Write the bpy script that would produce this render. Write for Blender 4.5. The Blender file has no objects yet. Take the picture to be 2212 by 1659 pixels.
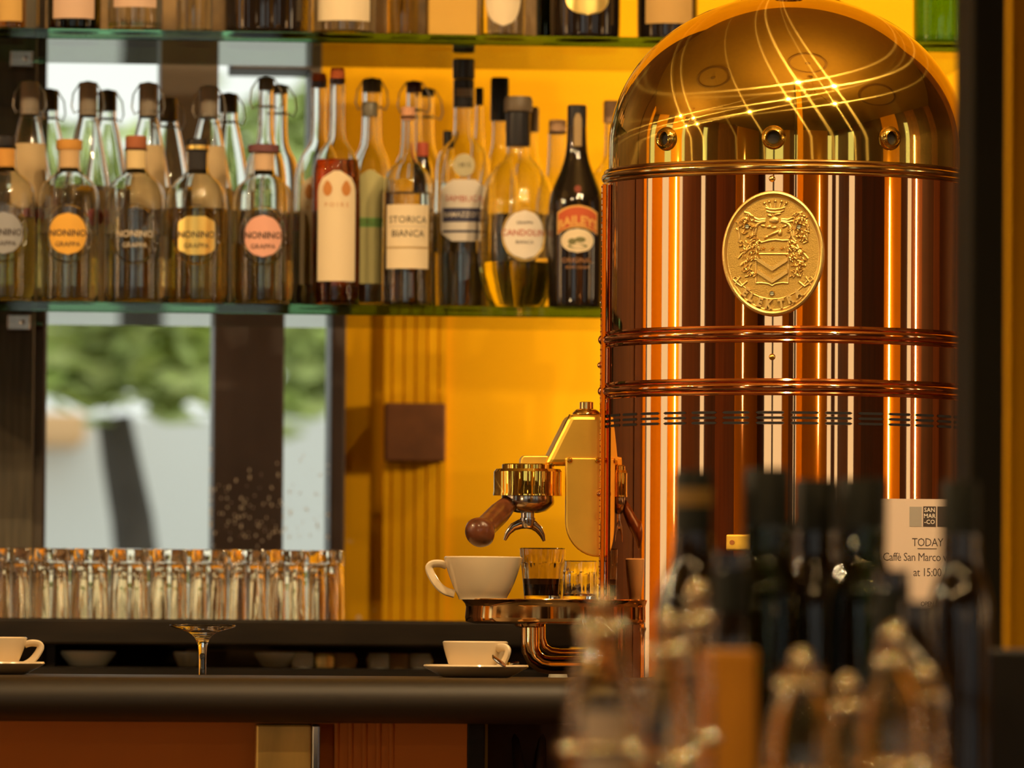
import bpy, bmesh, math, random
from mathutils import Vector, Matrix
random.seed(7)
PI = math.pi
C = bpy.context.scene.collection
scene = bpy.context.scene

# ------------------------------------------------------------------ camera
W, H, F = 2212, 1659, 14009.3           # frame and focal length in pixels (228 mm on 36 mm)
CAM = Vector((0, 0, 1.165))
YAW, PITCH, ROLL = math.radians(5.0), math.radians(2.128), math.radians(0.42)
fw = Vector((math.sin(YAW)*math.cos(PITCH), math.cos(YAW)*math.cos(PITCH), math.sin(PITCH)))
rt0 = Vector((math.cos(YAW), -math.sin(YAW), 0))
up0 = rt0.cross(fw)
rt = rt0*math.cos(ROLL) + up0*math.sin(ROLL)
up = up0*math.cos(ROLL) - rt0*math.sin(ROLL)
cam_d = bpy.data.cameras.new('camera')
cam = bpy.data.objects.new('camera', cam_d); C.objects.link(cam)
cam_d.sensor_width = 36; cam_d.lens = 228; cam_d.clip_end = 200
cam.matrix_world = Matrix(((rt.x, up.x, -fw.x, CAM.x), (rt.y, up.y, -fw.y, CAM.y), (rt.z, up.z, -fw.z, CAM.z), (0, 0, 0, 1)))
cam_d.dof.use_dof = True; cam_d.dof.focus_distance = 7.92; cam_d.dof.aperture_fstop = 6.0
scene.camera = cam

def ray(px, py):
    return (fw + rt*((px-1106)/F) + up*((829.5-py)/F))
def at(px, py, Y):
    d = ray(px, py); return CAM + d*(Y/d.y)
def sc(Y):                               # metres per pixel at wall-parallel depth Y
    return (Y/math.cos(YAW))/F

# ------------------------------------------------------------------ world and exposure
world = bpy.data.worlds.new('sky'); scene.world = world; world.use_nodes = True
wn = world.node_tree.nodes; bg = wn['Background']
bg.inputs[0].default_value = (0.90, 0.95, 0.86, 1); bg.inputs[1].default_value = 1.5
scene.view_settings.view_transform = 'Standard'; scene.view_settings.look = 'None'
scene.view_settings.gamma = 1; scene.view_settings.exposure = -0.45
scene.view_settings.use_curve_mapping = False
cy = scene.cycles
cy.max_bounces = 20; cy.transmission_bounces = 20; cy.glossy_bounces = 8; cy.diffuse_bounces = 3
cy.transparent_max_bounces = 24
cy.caustics_reflective = False; cy.caustics_refractive = False
cy.sample_clamp_indirect = 4; cy.use_adaptive_sampling = True; cy.adaptive_threshold = 0.03
cy.use_denoising = True

def light(kind, name, loc, target, power, color, **kw):
    l = bpy.data.lights.new(name, kind); l.energy = power; l.color = color
    for k, v in kw.items(): setattr(l, k, v)
    o = bpy.data.objects.new(name, l); C.objects.link(o); o.location = loc
    d = Vector(target) - Vector(loc)
    o.rotation_euler = d.to_track_quat('-Z', 'Y').to_euler()
    return o
WARM = (1.0, 0.68, 0.34)
# added fill spot for the bottle labels, a wall washer and an under-shelf lamp behind the machine
light('SPOT', 'bar_fill_spot', (-1.2, 4.5, 3.6), (0.3, 8.9, 1.5), 160, WARM, spot_size=math.radians(60), spot_blend=.8, shadow_soft_size=.05)
light('SPOT', 'wall_washer', (1.75, 9.2, 2.95), (1.2, 9.8, 1.2), 50, WARM, spot_size=math.radians(110), spot_blend=1, shadow_soft_size=.06)
light('POINT', 'under_shelf_lamp', (1.27, 9.42, 1.57), (1, 9.8, 1.3), 16, WARM, shadow_soft_size=.04)
light('POINT', 'front_fill', (-2.2, 3.2, 1.02), (0, 7, 1), 75, WARM, shadow_soft_size=.07)  # added low fill for the counter front and labels, no lamp known there
for lx, ly, lz in ((-.9, 3.0, 2.5), (.1, 2.6, 2.8), (1.4, 3.2, 2.6), (.6, 3.4, 3.2)):
    light('SPOT', 'near_fill_spot', (lx, ly, lz), (0.78, 5.1, 1.1), 42, (1.0, .60, .24), spot_size=math.radians(42), spot_blend=1, shadow_soft_size=.035)  # added spots that brighten the near bottles and give them glints

# ------------------------------------------------------------------ materials
MATS = {}
def mat(name, col, rough=.5, metal=0, trans=0, ior=1.45, emit=None, es=0, bump=0, bscale=40, vary=0, vscale=8, coat=0, aniso=0, stretch=None, spec=.5):
    if name in MATS: return MATS[name]
    m = bpy.data.materials.new(name); m.use_nodes = True
    nt = m.node_tree; p = nt.nodes['Principled BSDF']
    p.inputs['Base Color'].default_value = (*col, 1); p.inputs['Roughness'].default_value = rough
    p.inputs['Metallic'].default_value = metal; p.inputs['Transmission Weight'].default_value = trans
    p.inputs['IOR'].default_value = ior; p.inputs['Coat Weight'].default_value = coat
    p.inputs['Specular IOR Level'].default_value = spec
    p.inputs['Anisotropic'].default_value = aniso
    if emit: p.inputs['Emission Color'].default_value = (*emit, 1); p.inputs['Emission Strength'].default_value = es
    if vary or bump:
        tc = nt.nodes.new('ShaderNodeTexCoord'); mp = nt.nodes.new('ShaderNodeMapping')
        nt.links.new(tc.outputs['Object'], mp.inputs[0])
        if stretch: mp.inputs['Scale'].default_value = stretch
    if vary:
        n = nt.nodes.new('ShaderNodeTexNoise'); n.inputs['Scale'].default_value = vscale; n.inputs['Detail'].default_value = 6
        nt.links.new(mp.outputs[0], n.inputs['Vector'])
        r = nt.nodes.new('ShaderNodeMapRange'); r.inputs['From Min'].default_value = .3; r.inputs['From Max'].default_value = .7
        r.inputs['To Min'].default_value = 1-vary; r.inputs['To Max'].default_value = 1+vary
        nt.links.new(n.outputs[0], r.inputs[0])
        mx = nt.nodes.new('ShaderNodeVectorMath'); mx.operation = 'SCALE'; mx.inputs[0].default_value = col
        nt.links.new(r.outputs[0], mx.inputs['Scale']); nt.links.new(mx.outputs[0], p.inputs['Base Color'])
    if bump:
        n = nt.nodes.new('ShaderNodeTexNoise'); n.inputs['Scale'].default_value = bscale; n.inputs['Detail'].default_value = 4
        nt.links.new(mp.outputs[0], n.inputs['Vector'])
        b = nt.nodes.new('ShaderNodeBump'); b.inputs['Strength'].default_value = bump; b.inputs['Distance'].default_value = .002
        nt.links.new(n.outputs[0], b.inputs['Height']); nt.links.new(b.outputs[0], p.inputs['Normal'])
    MATS[name] = m; return m
def glassmat(name, col=(1, 1, 1), rough=0.0, ior=1.45):
    return mat(name, col, rough, 0, 1, ior)

copper = mat('polished_copper', (.93, .47, .20), .035, 1)
copper2 = mat('copper_tube', (.86, .38, .15), .07, 1)
brass = mat('polished_brass', (.80, .54, .10), .04, 1, bump=.015, bscale=12)
def streak(m, w, rough, rot):
    """fine polishing scratches: a weak, rougher, direction-dependent second reflection"""
    nt = m.node_tree; p = nt.nodes['Principled BSDF']; out = nt.nodes['Material Output']
    a = nt.nodes.new('ShaderNodeBsdfAnisotropic'); a.inputs['Color'].default_value = p.inputs['Base Color'].default_value
    a.inputs['Roughness'].default_value = rough; a.inputs['Anisotropy'].default_value = .90; a.inputs['Rotation'].default_value = rot
    t = nt.nodes.new('ShaderNodeTangent'); t.direction_type = 'RADIAL'; t.axis = 'Z'
    nt.links.new(t.outputs[0], a.inputs['Tangent'])
    x = nt.nodes.new('ShaderNodeMixShader'); x.inputs[0].default_value = w
    nt.links.new(out.inputs[0].links[0].from_socket, x.inputs[1]); nt.links.new(a.outputs[0], x.inputs[2]); nt.links.new(x.outputs[0], out.inputs[0])
streak(brass, .05, .17, .07)
streak(brass, .08, .13, .285)
brass_g = mat('group_brass', (.83, .56, .20), .12, 1)
brass_s = mat('satin_brass', (.80, .56, .17), .38, 1, bump=.25, bscale=900)
brass_p = mat('plate_brass', (.93, .58, .08), .4, 1, vary=.08, vscale=14)
chrome = mat('steel', (.62, .60, .56), .10, 1)
dkchrome = mat('dark_steel', (.42, .36, .30), .16, 1)
glass_w = glassmat('warm_clear_glass', (1, .88, .62))
glass_s = glassmat('smoky_glass', (.82, .76, .62))
stored = mat('white_china', (.86, .9, .82), .25)
black = mat('recess_shade_black', (.008, .006, .005), .7)  # flat black colour standing in for shade inside openings
wood_dk = mat('dark_wood', (.016, .011, .006), .5, vary=.35, vscale=5, stretch=(2, 14, 14), spec=.25)
wood_post = mat('black_green_wood', (.010, .009, .004), .6, spec=.2, vary=.2)
wood_br = mat('brown_wood', (.13, .055, .022), .4, vary=.3, vscale=6, stretch=(12, 12, 1.5))
wood_handle = mat('walnut_handle', (.12, .036, .013), .28, vary=.4, vscale=20, stretch=(1, 4, 4), coat=.3)
porcelain = mat('cream_porcelain', (.72, .58, .38), .16, coat=.3)
amber = mat('amber_paint', (.86, .45, .006), .85, spec=.1, vary=.05, vscale=2.5, bump=.1, bscale=60)
amber_dk = mat('ochre_paint', (.86, .46, .01), .8, spec=.1, vary=.06, vscale=3)
orange = mat('terracotta_paint', (.68, .24, .03), .6, vary=.05, vscale=4)
plate_br = mat('brown_plate', (.16, .06, .018), .6, vary=.25, vscale=20)
glass = glassmat('clear_glass')
glass_o = glassmat('bottle_glass', (.97, .98, .95))
glass_g = glassmat('green_shelf_glass', (.12, .30, .14), 0, 1.5)
glass_dg = glassmat('dark_green_glass', (.05, .10, .04))
glass_bk = mat('black_glass', (.012, .008, .006), .08, 0, 0, coat=.5)
paper = mat('cream_paper', (.78, .64, .42), .8)
paper_w = mat('white_paper', (.78, .70, .60), .8)
ink = mat('dark_ink', (.05, .035, .03), .7)
ink_red = mat('red_ink', (.50, .09, .04), .7)
ink_blue = mat('navy_ink', (.05, .05, .10), .6)
cork = mat('cork', (.42, .24, .12), .8, vary=.2, vscale=60)
blackcap = mat('black_cap', (.015, .013, .014), .35)
wire = mat('bail_wire', (.35, .33, .28), .3, 1)

# ------------------------------------------------------------------ mesh helpers
def link(name, bm, m, parent=None, smooth=True, loc=None, bevel=0, mods=True):
    bmesh.ops.recalc_face_normals(bm, faces=bm.faces[:])
    if smooth:
        for e in bm.edges:
            if len(e.link_faces) == 2 and e.calc_face_angle(0) > .62: e.smooth = False
    me = bpy.data.meshes.new(name); bm.to_mesh(me); bm.free()
    if m: me.materials.append(m)
    for p in me.polygons: p.use_smooth = smooth
    o = bpy.data.objects.new(name, me); C.objects.link(o)
    if parent: o.parent = parent
    if loc is not None: o.location = loc
    if bevel:
        b = o.modifiers.new('bevel', 'BEVEL'); b.width = bevel; b.segments = 3; b.limit_method = 'ANGLE'
        b.harden_normals = False
    return o
def tag(o, label, cat, group=None):
    o['label'] = label; o['category'] = cat
    if group: o['group'] = group
    return o
def thing(name, label, cat, loc, group=None, rz=0):
    o = bpy.data.objects.new(name, None); C.objects.link(o); o.location = loc; o.rotation_euler = (0, 0, rz)
    o.empty_display_size = .02
    return tag(o, label, cat, group)
def struct(o): o['kind'] = 'structure'; return o
def box(bm, x0, x1, y0, y1, z0, z1):
    v = [bm.verts.new((x, y, z)) for x in (x0, x1) for y in (y0, y1) for z in (z0, z1)]
    for f in ((0, 1, 3, 2), (4, 6, 7, 5), (0, 4, 5, 1), (2, 3, 7, 6), (0, 2, 6, 4), (1, 5, 7, 3)):
        bm.faces.new([v[i] for i in f])
def boxo(name, m, b, parent=None, bevel=0, loc=None):
    bm = bmesh.new(); box(bm, *b); return link(name, bm, m, parent, smooth=False, bevel=bevel, loc=loc)
def lathe(bm, prof, seg=48, cx=0, cy=0, a0=0, a1=2*PI, flute=0, nfl=0, flz=None):
    full = abs(a1-a0-2*PI) < 1e-6
    n = seg if full else seg+1
    rings = []
    for r, z in prof:
        if r < 1e-7: rings.append([bm.verts.new((cx, cy, z))]); continue
        rr = []
        for i in range(n):
            a = a0+(a1-a0)*i/seg; q = r
            if nfl and (flz is None or flz[0] <= z <= flz[1]): q = r*(1-flute*abs(math.cos(a*nfl/2)))
            rr.append(bm.verts.new((cx+q*math.cos(a), cy+q*math.sin(a), z)))
        rings.append(rr)
    for A, B in zip(rings, rings[1:]):
        m = seg if full else seg
        for i in range(m):
            j = (i+1) % n
            if len(A) == 1 and len(B) == 1: continue
            try:
                if len(A) == 1: bm.faces.new((A[0], B[j], B[i]))
                elif len(B) == 1: bm.faces.new((A[i], A[j], B[0]))
                else: bm.faces.new((A[i], A[j], B[j], B[i]))
            except ValueError: pass
def latheo(name, m, prof, parent=None, seg=48, loc=None, **k):
    bm = bmesh.new(); lathe(bm, prof, seg, **k); return link(name, bm, m, parent, loc=loc)
def chaikin(p, it=2):
    for _ in range(it):
        q = [p[0]]
        for a, b in zip(p, p[1:]):
            q.append((a[0]*.75+b[0]*.25, a[1]*.75+b[1]*.25)); q.append((a[0]*.25+b[0]*.75, a[1]*.25+b[1]*.75))
        q.append(p[-1]); p = q
    return p
def tube(bm, pts, r, seg=12, closed=False, flat=1.0):
    pts = [Vector(p) for p in pts]; n = len(pts)
    rs = r if isinstance(r, (list, tuple)) else [r]*n
    rings = []; nrm = None
    for i, p in enumerate(pts):
        if closed: t = pts[(i+1) % n]-pts[i-1]
        else: t = pts[min(i+1, n-1)]-pts[max(i-1, 0)]
        t.normalize()
        if nrm is None:
            nrm = t.orthogonal().normalized()
        nrm = (nrm - t*nrm.dot(t)).normalized(); b = t.cross(nrm)
        rings.append([bm.verts.new(p+(nrm*math.cos(2*PI*k/seg)+b*math.sin(2*PI*k/seg)*flat)*rs[i]) for k in range(seg)])
    m = n if closed else n-1
    for i in range(m):
        A, B = rings[i], rings[(i+1) % n]
        for k in range(seg): bm.faces.new((A[k], A[(k+1) % seg], B[(k+1) % seg], B[k]))
    if not closed: bm.faces.new(rings[0][::-1]); bm.faces.new(rings[-1])
def tubeo(name, m, pts, r, parent=None, seg=12, closed=False, flat=1.0, loc=None):
    bm = bmesh.new(); tube(bm, pts, r, seg, closed, flat); return link(name, bm, m, parent, loc=loc)
def prism(bm, poly, y0, y1):               # polygon in x,z extruded along y
    a = [bm.verts.new((x, y0, z)) for x, z in poly]; b = [bm.verts.new((x, y1, z)) for x, z in poly]
    bm.faces.new(a); bm.faces.new(b[::-1]); n = len(poly)
    for i in range(n): bm.faces.new((a[i], b[i], b[(i+1) % n], a[(i+1) % n]))
def prismo(name, m, poly, y0, y1, parent=None, bevel=0, smooth=False):
    bm = bmesh.new(); prism(bm, poly, y0, y1); return link(name, bm, m, parent, smooth=smooth, bevel=bevel)
def copy_tree(o, parent=None):
    c = o.copy(); C.objects.link(c); c.parent = parent
    for ch in [x for x in bpy.data.objects if x.parent == o]: copy_tree(ch, c)
    return c
def wrap(x, z, R, cx=0, cy=0, off=0):      # arc length x on a cylinder facing the camera side (-y)
    a = -PI/2 + x/R + off
    return Vector((cx+R*math.cos(a), cy+R*math.sin(a), z))
def patch(name, m, parent, R, z0, z1, width, shape='rect', off=0, rows=16, cols=20, thick=.0004, wave=0, R1=None):
    """a paper label bent round a bottle of radius R"""
    bm = bmesh.new(); grid = []
    for i in range(rows+1):
        v = i/rows; z = z0+(z1-z0)*v
        if shape == 'rect': w = width
        elif shape == 'ellipse': w = width*math.sqrt(max(.0004, 1-(2*v-1)**2))
        elif shape == 'arch': w = width*(1 if v < .8 else math.sqrt(max(.02, 1-((v-.8)/.2)**2)))
        elif shape == 'bulge': w = width*(1-.55*max(0, abs(2*v-1)-.72)/.28)
        row = []
        for j in range(cols+1):
            u = (j/cols-.5)*w; zz = z+wave*(1-(2*j/cols-1)**2)
            row.append(bm.verts.new(wrap(u, zz, R+((R1-R)*v if R1 else 0)+thick, off=off)))
        grid.append(row)
    for i in range(rows):
        for j in range(cols): bm.faces.new((grid[i][j], grid[i][j+1], grid[i+1][j+1], grid[i+1][j]))
    return link(name, bm, m, parent)
def textmesh(s, size, spacing=1.0, bold=0):
    cu = bpy.data.curves.new('t', 'FONT'); cu.body = s; cu.size = size; cu.align_x = 'CENTER'; cu.align_y = 'CENTER'
    cu.space_character = spacing; cu.offset = bold; cu.resolution_u = 2
    o = bpy.data.objects.new('t', cu); C.objects.link(o)
    dg = bpy.context.evaluated_depsgraph_get(); me = bpy.data.meshes.new_from_object(o.evaluated_get(dg))
    bpy.data.objects.remove(o); return me
def text_on(name, s, m, parent, R, z, size, off=0, thick=.0009, arc=0, spacing=1, bold=0):
    me = textmesh(s, size, spacing, bold); bm = bmesh.new(); bm.from_mesh(me)
    bmesh.ops.subdivide_edges(bm, edges=[e for e in bm.edges if e.calc_length() > size*.4], cuts=1)
    for v in bm.verts: v.co = wrap(v.co.x, z+v.co.y-arc*v.co.x**2, R+thick, off=off)
    bpy.data.meshes.remove(me)
    return link(name, bm, m, parent, smooth=False)
def text_flat(name, s, m, parent, loc, size, depth=0, spacing=1, bold=0, rot=0, sx=1):
    me = textmesh(s, size, spacing, bold); bm = bmesh.new(); bm.from_mesh(me)
    if depth:
        r = bmesh.ops.extrude_face_region(bm, geom=bm.faces[:])
        bmesh.ops.translate(bm, verts=[v for v in r['geom'] if isinstance(v, bmesh.types.BMVert)], vec=(0, 0, depth))
    for v in bm.verts:
        x, y, z = v.co; x *= sx; c, s_ = math.cos(rot), math.sin(rot)
        v.co = Vector((loc[0]+x*c-y*s_, loc[1]-z, loc[2]+x*s_+y*c))
    bpy.data.meshes.remove(me)
    return link(name, bm, m, parent, smooth=False)

# ------------------------------------------------------------------ the room (built round the bar and the camera)
MX = at(1700, 700, 8.0).x; MY = 8.0                 # axis of the machine
XL, XR, YF, YB, ZC = -5.5, 6.5, -5.5, 9.8, 4.0
def zp(py, Y, px=800): return at(px, py, Y).z
fl = boxo('floor', mat('brown_floor', (.12, .05, .02), .35, vary=.3, vscale=3), (XL-.2, XR+.2, YF-.2, YB+.2, -.1, 0)); struct(fl)
ce = boxo('ceiling', mat('ochre_ceiling', (.24, .155, .04), .8, vary=.05), (XL-.2, XR+.2, YF-.2, YB+.2, ZC, ZC+.1)); struct(ce)

# back wall behind the shelves: amber plaster with a window on its left
amb_wall = mat('amber_wall', (.86, .45, .006), .85, spec=.1, vary=.06, vscale=2.5, bump=.1, bscale=60)
def add_splashes(m, lo, hi, x0, x1):
    """dried white water splashes low on the surface"""
    nt = m.node_tree; p = nt.nodes['Principled BSDF']
    tc = nt.nodes.new('ShaderNodeTexCoord')
    v = nt.nodes.new('ShaderNodeTexVoronoi'); v.inputs['Scale'].default_value = 38; v.inputs['Randomness'].default_value = 1
    nz = nt.nodes.new('ShaderNodeTexNoise'); nz.inputs['Scale'].default_value = 7; nz.inputs['Detail'].default_value = 3
    nt.links.new(tc.outputs['Object'], v.inputs['Vector']); nt.links.new(tc.outputs['Object'], nz.inputs['Vector'])
    lt = nt.nodes.new('ShaderNodeMath'); lt.operation = 'LESS_THAN'; lt.inputs[1].default_value = .17
    nt.links.new(v.outputs['Distance'], lt.inputs[0])
    g = nt.nodes.new('ShaderNodeMath'); g.operation = 'GREATER_THAN'; g.inputs[1].default_value = .50
    nt.links.new(nz.outputs[0], g.inputs[0])
    sx = nt.nodes.new('ShaderNodeSeparateXYZ'); nt.links.new(tc.outputs['Object'], sx.inputs[0])
    zr = nt.nodes.new('ShaderNodeMapRange'); zr.inputs['From Min'].default_value = lo; zr.inputs['From Max'].default_value = hi
    zr.inputs['To Min'].default_value = .55; zr.inputs['To Max'].default_value = 0
    nt.links.new(sx.outputs['Z'], zr.inputs[0])
    xr = nt.nodes.new('ShaderNodeMapRange'); xr.inputs['From Min'].default_value = x0; xr.inputs['From Max'].default_value = x1
    xr.inputs['To Min'].default_value = 1; xr.inputs['To Max'].default_value = .1
    nt.links.new(sx.outputs['X'], xr.inputs[0])
    def mul(a, b):
        q = nt.nodes.new('ShaderNodeMath'); q.operation = 'MULTIPLY'; nt.links.new(a, q.inputs[0]); nt.links.new(b, q.inputs[1]); return q.outputs[0]
    k = mul(mul(lt.outputs[0], g.outputs[0]), mul(zr.outputs[0], xr.outputs[0]))
    mx = nt.nodes.new('ShaderNodeMix'); mx.data_type = 'RGBA'
    src = p.inputs['Base Color'].links[0].from_socket if p.inputs['Base Color'].is_linked else None
    if src: nt.links.new(src, mx.inputs[6])
    else: mx.inputs[6].default_value = p.inputs['Base Color'].default_value
    mx.inputs[7].default_value = (.8, .72, .6, 1)
    nt.links.new(k, mx.inputs[0]); nt.links.new(mx.outputs[2], p.inputs['Base Color'])
    return k
add_splashes(amb_wall, zp(1330, YB), zp(1080, YB), at(740, 1100, YB).x, at(1000, 1100, YB).x)

ZS = at(700, 668, YB).z                             # joint between upper and lower wall, behind the shelf
xw = lambda px, py=900: at(px, py, YB).x
bm = bmesh.new()
box(bm, xw(742), XR+.1, YB, YB+.15, 0, ZS)
box(bm, xw(690, 300), XR+.1, YB, YB+.15, ZS, ZC)
box(bm, xw(60), xw(742), YB, YB+.15, 0, zp(1345, YB))
box(bm, xw(60), xw(690, 300), YB, YB+.15, zp(60, YB, 300), ZC)
struct(link('wall_back', bm, amb_wall, smooth=False))
bm = bmesh.new(); box(bm, XL-.1, xw(60), YB-.02, YB+.13, 0, ZC)
struct(link('wall_back', bm, mat('dark_panelling', (.055, .022, .010), .4, vary=.3, vscale=4), smooth=False))
# the window on the left: dark frame, stout mullions, glass
wf = mat('dark_window_frame', (.055, .038, .032), .45, vary=.2)
wf2 = mat('grey_brown_mullion', (.085, .065, .045), .5, vary=.15)
bm = bmesh.new()
zl0, zl1, zu1 = zp(1345, YB), ZS, zp(60, YB, 300)
box(bm, xw(712), xw(744), YB-.03, YB+.12, zl0, zl1)
box(bm, xw(460), xw(612), YB-.02, YB+.12, zl0, zl1)
box(bm, xw(60), xw(100), YB-.03, YB+.12, zl0, zl1)
w1 = struct(link('window_1', bm, wf, smooth=False, bevel=.004))
wg = glassmat('window_glass', (1, 1, 1), 0, 1.02)
kf = mat('splashed_window', (.8, .72, .6), .6)
bm = bmesh.new(); box(bm, xw(100), xw(712), YB+.05, YB+.054, zl0, zl1)
link('pane', bm, wg, w1, smooth=False)
bm = bmesh.new()
box(bm, xw(345, 300), xw(470, 300), YB-.02, YB+.12, zl1, zu1)
box(bm, xw(668, 300), xw(692, 300), YB-.03, YB+.12, zl1, zu1)
box(bm, xw(500, 130), xw(692, 130), YB-.03, YB+.12, zp(152, YB, 600), zp(112, YB, 600))
box(bm, xw(60, 300), xw(100, 300), YB-.03, YB+.12, zl1, zu1)
box(bm, xw(100, 130), xw(345, 130), YB+.0, YB+.02, zp(120, YB, 200), zp(114, YB, 200))
w2 = struct(link('window_2', bm, wf2, smooth=False, bevel=.004))
bm = bmesh.new(); box(bm, xw(100, 300), xw(668, 300), YB+.05, YB+.054, zl1, zu1)
link('pane', bm, wg, w2, smooth=False)
# white dried splashes on the lower pane
bm = bmesh.new(); rr = random.Random(3)
for i in range(150):
    px = min(708, max(455, rr.gauss(560, 90))); py = rr.triangular(960, 1185, 1160)
    c = at(px, py, YB-.04); s = rr.uniform(.0005, .0018)
    bmesh.ops.create_icosphere(bm, subdivisions=1, radius=s, matrix=Matrix.Translation(c) @ Matrix.Diagonal((1, .15, rr.uniform(.8, 2.6), 1)))
sm = link('splash_marks', bm, kf, w1, smooth=False); sm['kind'] = 'stuff'
# pilaster with flutes and a square brown plate on the amber wall
bm = bmesh.new()
PW = xw(962)-xw(828)
poly = []
n = 5; x0 = xw(832); wv = (xw(958)-x0)/n
pts = [(xw(828), YB), (xw(828), YB-.012)]
for i in range(n):
    xa = x0+i*wv
    pts += [(xa+wv*.38, YB-.012), (xa+wv*.5, YB-.007), (xa+wv*.62, YB-.012)]
pts += [(xw(962), YB-.012), (xw(962), YB)]
bm.free(); bm = bmesh.new()
lo = [bm.verts.new((x, y, 0)) for x, y in pts]; hi = [bm.verts.new((x, y, ZS)) for x, y in pts]
for i in range(len(pts)-1):
    if (Vector(pts[i])-Vector(pts[i+1])).length > 1e-6: bm.faces.new((lo[i], lo[i+1], hi[i+1], hi[i]))
bmesh.ops.remove_doubles(bm, verts=bm.verts[:], dist=1e-6)
struct(link('trim_1', bm, amber, smooth=False))
a = at(832, 870, YB-.04); b = at(962, 998, YB-.04)
pl = boxo('wall_plate', plate_br, (a.x, b.x, YB-.045, YB-.012, b.z, a.z), bevel=.004)
tag(pl, 'square brown metal plate mounted on the fluted strip of the amber wall', 'wall plate')

# the rest of the room, seen only as stripes mirrored in the copper and brass
base_a = math.atan2(-MY, -MX)
def az(px): return base_a + 2*math.asin(max(-.999, min(.999, (px-1698)/399.0)))
def perim(a):
    dx, dy = math.cos(a), math.sin(a); best = None
    for t, side in (((XL-MX)/dx if dx < 0 else 1e9, 'left'), ((XR-MX)/dx if dx > 0 else 1e9, 'right'),
                    ((YF-MY)/dy if dy < 0 else 1e9, 'front'), ((YB-MY)/dy if dy > 0 else 1e9, 'back')):
        if best is None or t < best[0]: best = (t, side)
    return Vector((MX+dx*best[0], MY+dy*best[0])), best[1]
corners = {('left', 'front'): Vector((XL, YF)), ('front', 'right'): Vector((XR, YF))}
stripes = [(1372, 'd'), (1388, 'a'), (1393, 'd'), (1397, 'w'), (1408, 'a'), (1430, 'w'), (1444, 'a'), (1467, 'w'), (1474, 'd'),
           (1513, 'w'), (1523, 'd'), (1545, 'b'), (1586, 'a'), (1634, 'd'), (1650, 'w'), (1666, 'd'), (1669, 'w'), (1688, 'a'), (1702, 'b'),
           (1712, 'w'), (1726, 'a'), (1784, 'w'), (1793, 'b'), (1800, 'w'), (1808, 'b'), (1828, 'w'), (1842, 'b'), (1858, 'd'), (1906, 'a'),
           (1940, 'd'), (1953, 'w'), (1962, 'b'), (1985, 'd'), (2010, 'b'), (2025, 'd'), (2060, 'b'), (2070, 'd')]
wmat = {'d': mat('dark_panelling', (.055, .022, .010), .4, vary=.3, vscale=4), 'b': mat('brown_panelling', (.17, .065, .02), .45, vary=.25, vscale=4), 'a': amber}
nwin = 2; ntrim = 1
def wallseg(p, q, k, side):
    global nwin, ntrim
    d = (q-p); L = d.length
    if L < 1e-4: return
    d.normalize(); nrm = Vector((-d.y, d.x))           # pointing outwards or inwards, thickness both ways is harmless
    def slab(z0, z1, t0, t1):
        bm = bmesh.new()
        v = [(p+nrm*t0, z0), (q+nrm*t0, z0), (q+nrm*t1, z0), (p+nrm*t1, z0)]
        lo = [bm.verts.new((a.x, a.y, z)) for a, z in v]; hi = [bm.verts.new((a.x, a.y, z1)) for a, z in v]
        bm.faces.new(lo); bm.faces.new(hi)
        for i in range(4): bm.faces.new((lo[i], lo[(i+1) % 4], hi[(i+1) % 4], hi[i]))
        return bm
    if k == 'w':
        nwin += 1
        struct(link('wall_'+side, slab(0, .35, -.08, .08), wmat['d'], smooth=False))
        struct(link('wall_'+side, slab(3.3, ZC, -.08, .08), wmat['d'], smooth=False))
        w = struct(link('window_%d' % nwin, slab(1.0, 1.06, -.03, .03), wmat['d'], smooth=False))
        link('pane', slab(.35, 3.3, .0, .004), wg, w, smooth=False)
    elif k == 'a':
        struct(link('wall_'+side, slab(0, ZC, -.14, .14), wmat['a'], smooth=False))
    else:
        struct(link('wall_'+side, slab(0, ZC, -.08, .08), wmat[k], smooth=False))
angs = [(az(x), k) for x, k in stripes]
angs = [(math.atan2(YB-MY, XL-MX)-2*PI+1e-5, 'd')] + angs + [(math.atan2(YB-MY, XR-MX)-1e-5, None)]
angs = [(a if a > -1.9*PI else a+2*PI, k) for a, k in angs]
for (a0, k), (a1, _) in zip(angs, angs[1:]):
    if a1 <= a0: continue
    p, s0 = perim(a0); q, s1 = perim(a1)
    if s0 == s1 or (s0, s1) not in corners: wallseg(p, q, k, s1)
    else:
        c = corners[(s0, s1)]; wallseg(p, c, k, s0); wallseg(c, q, k, s1)

# where the dome mirrors a point of the ceiling
DZ0 = at(1312, 318, 8.0).z; DA, DB = 390*sc(8), 336*sc(8)
def dome_reflect(px, py, Z):
    d = ray(px, py).normalized(); o = CAM-Vector((MX, MY, DZ0))
    S = Vector((1/DA, 1/DA, 1/DB)); od = Vector((o.x*S.x, o.y*S.y, o.z*S.z)); dd = Vector((d.x*S.x, d.y*S.y, d.z*S.z))
    A = dd.dot(dd); B = od.dot(dd); D = B*B-A*(od.dot(od)-1)
    if D < 0: return None
    t = (-B-math.sqrt(D))/A; p = o+d*t
    n = Vector((p.x/DA**2, p.y/DA**2, p.z/DB**2)).normalized(); r = d-2*d.dot(n)*n
    P = p+Vector((MX, MY, DZ0))
    if r.z <= 0: return None
    return P+r*((Z-P.z)/r.z)
bulb_m = mat('glowing_bulb', (1, .8, .5), .5, emit=(1.0, .70, .36), es=3600)
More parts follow.
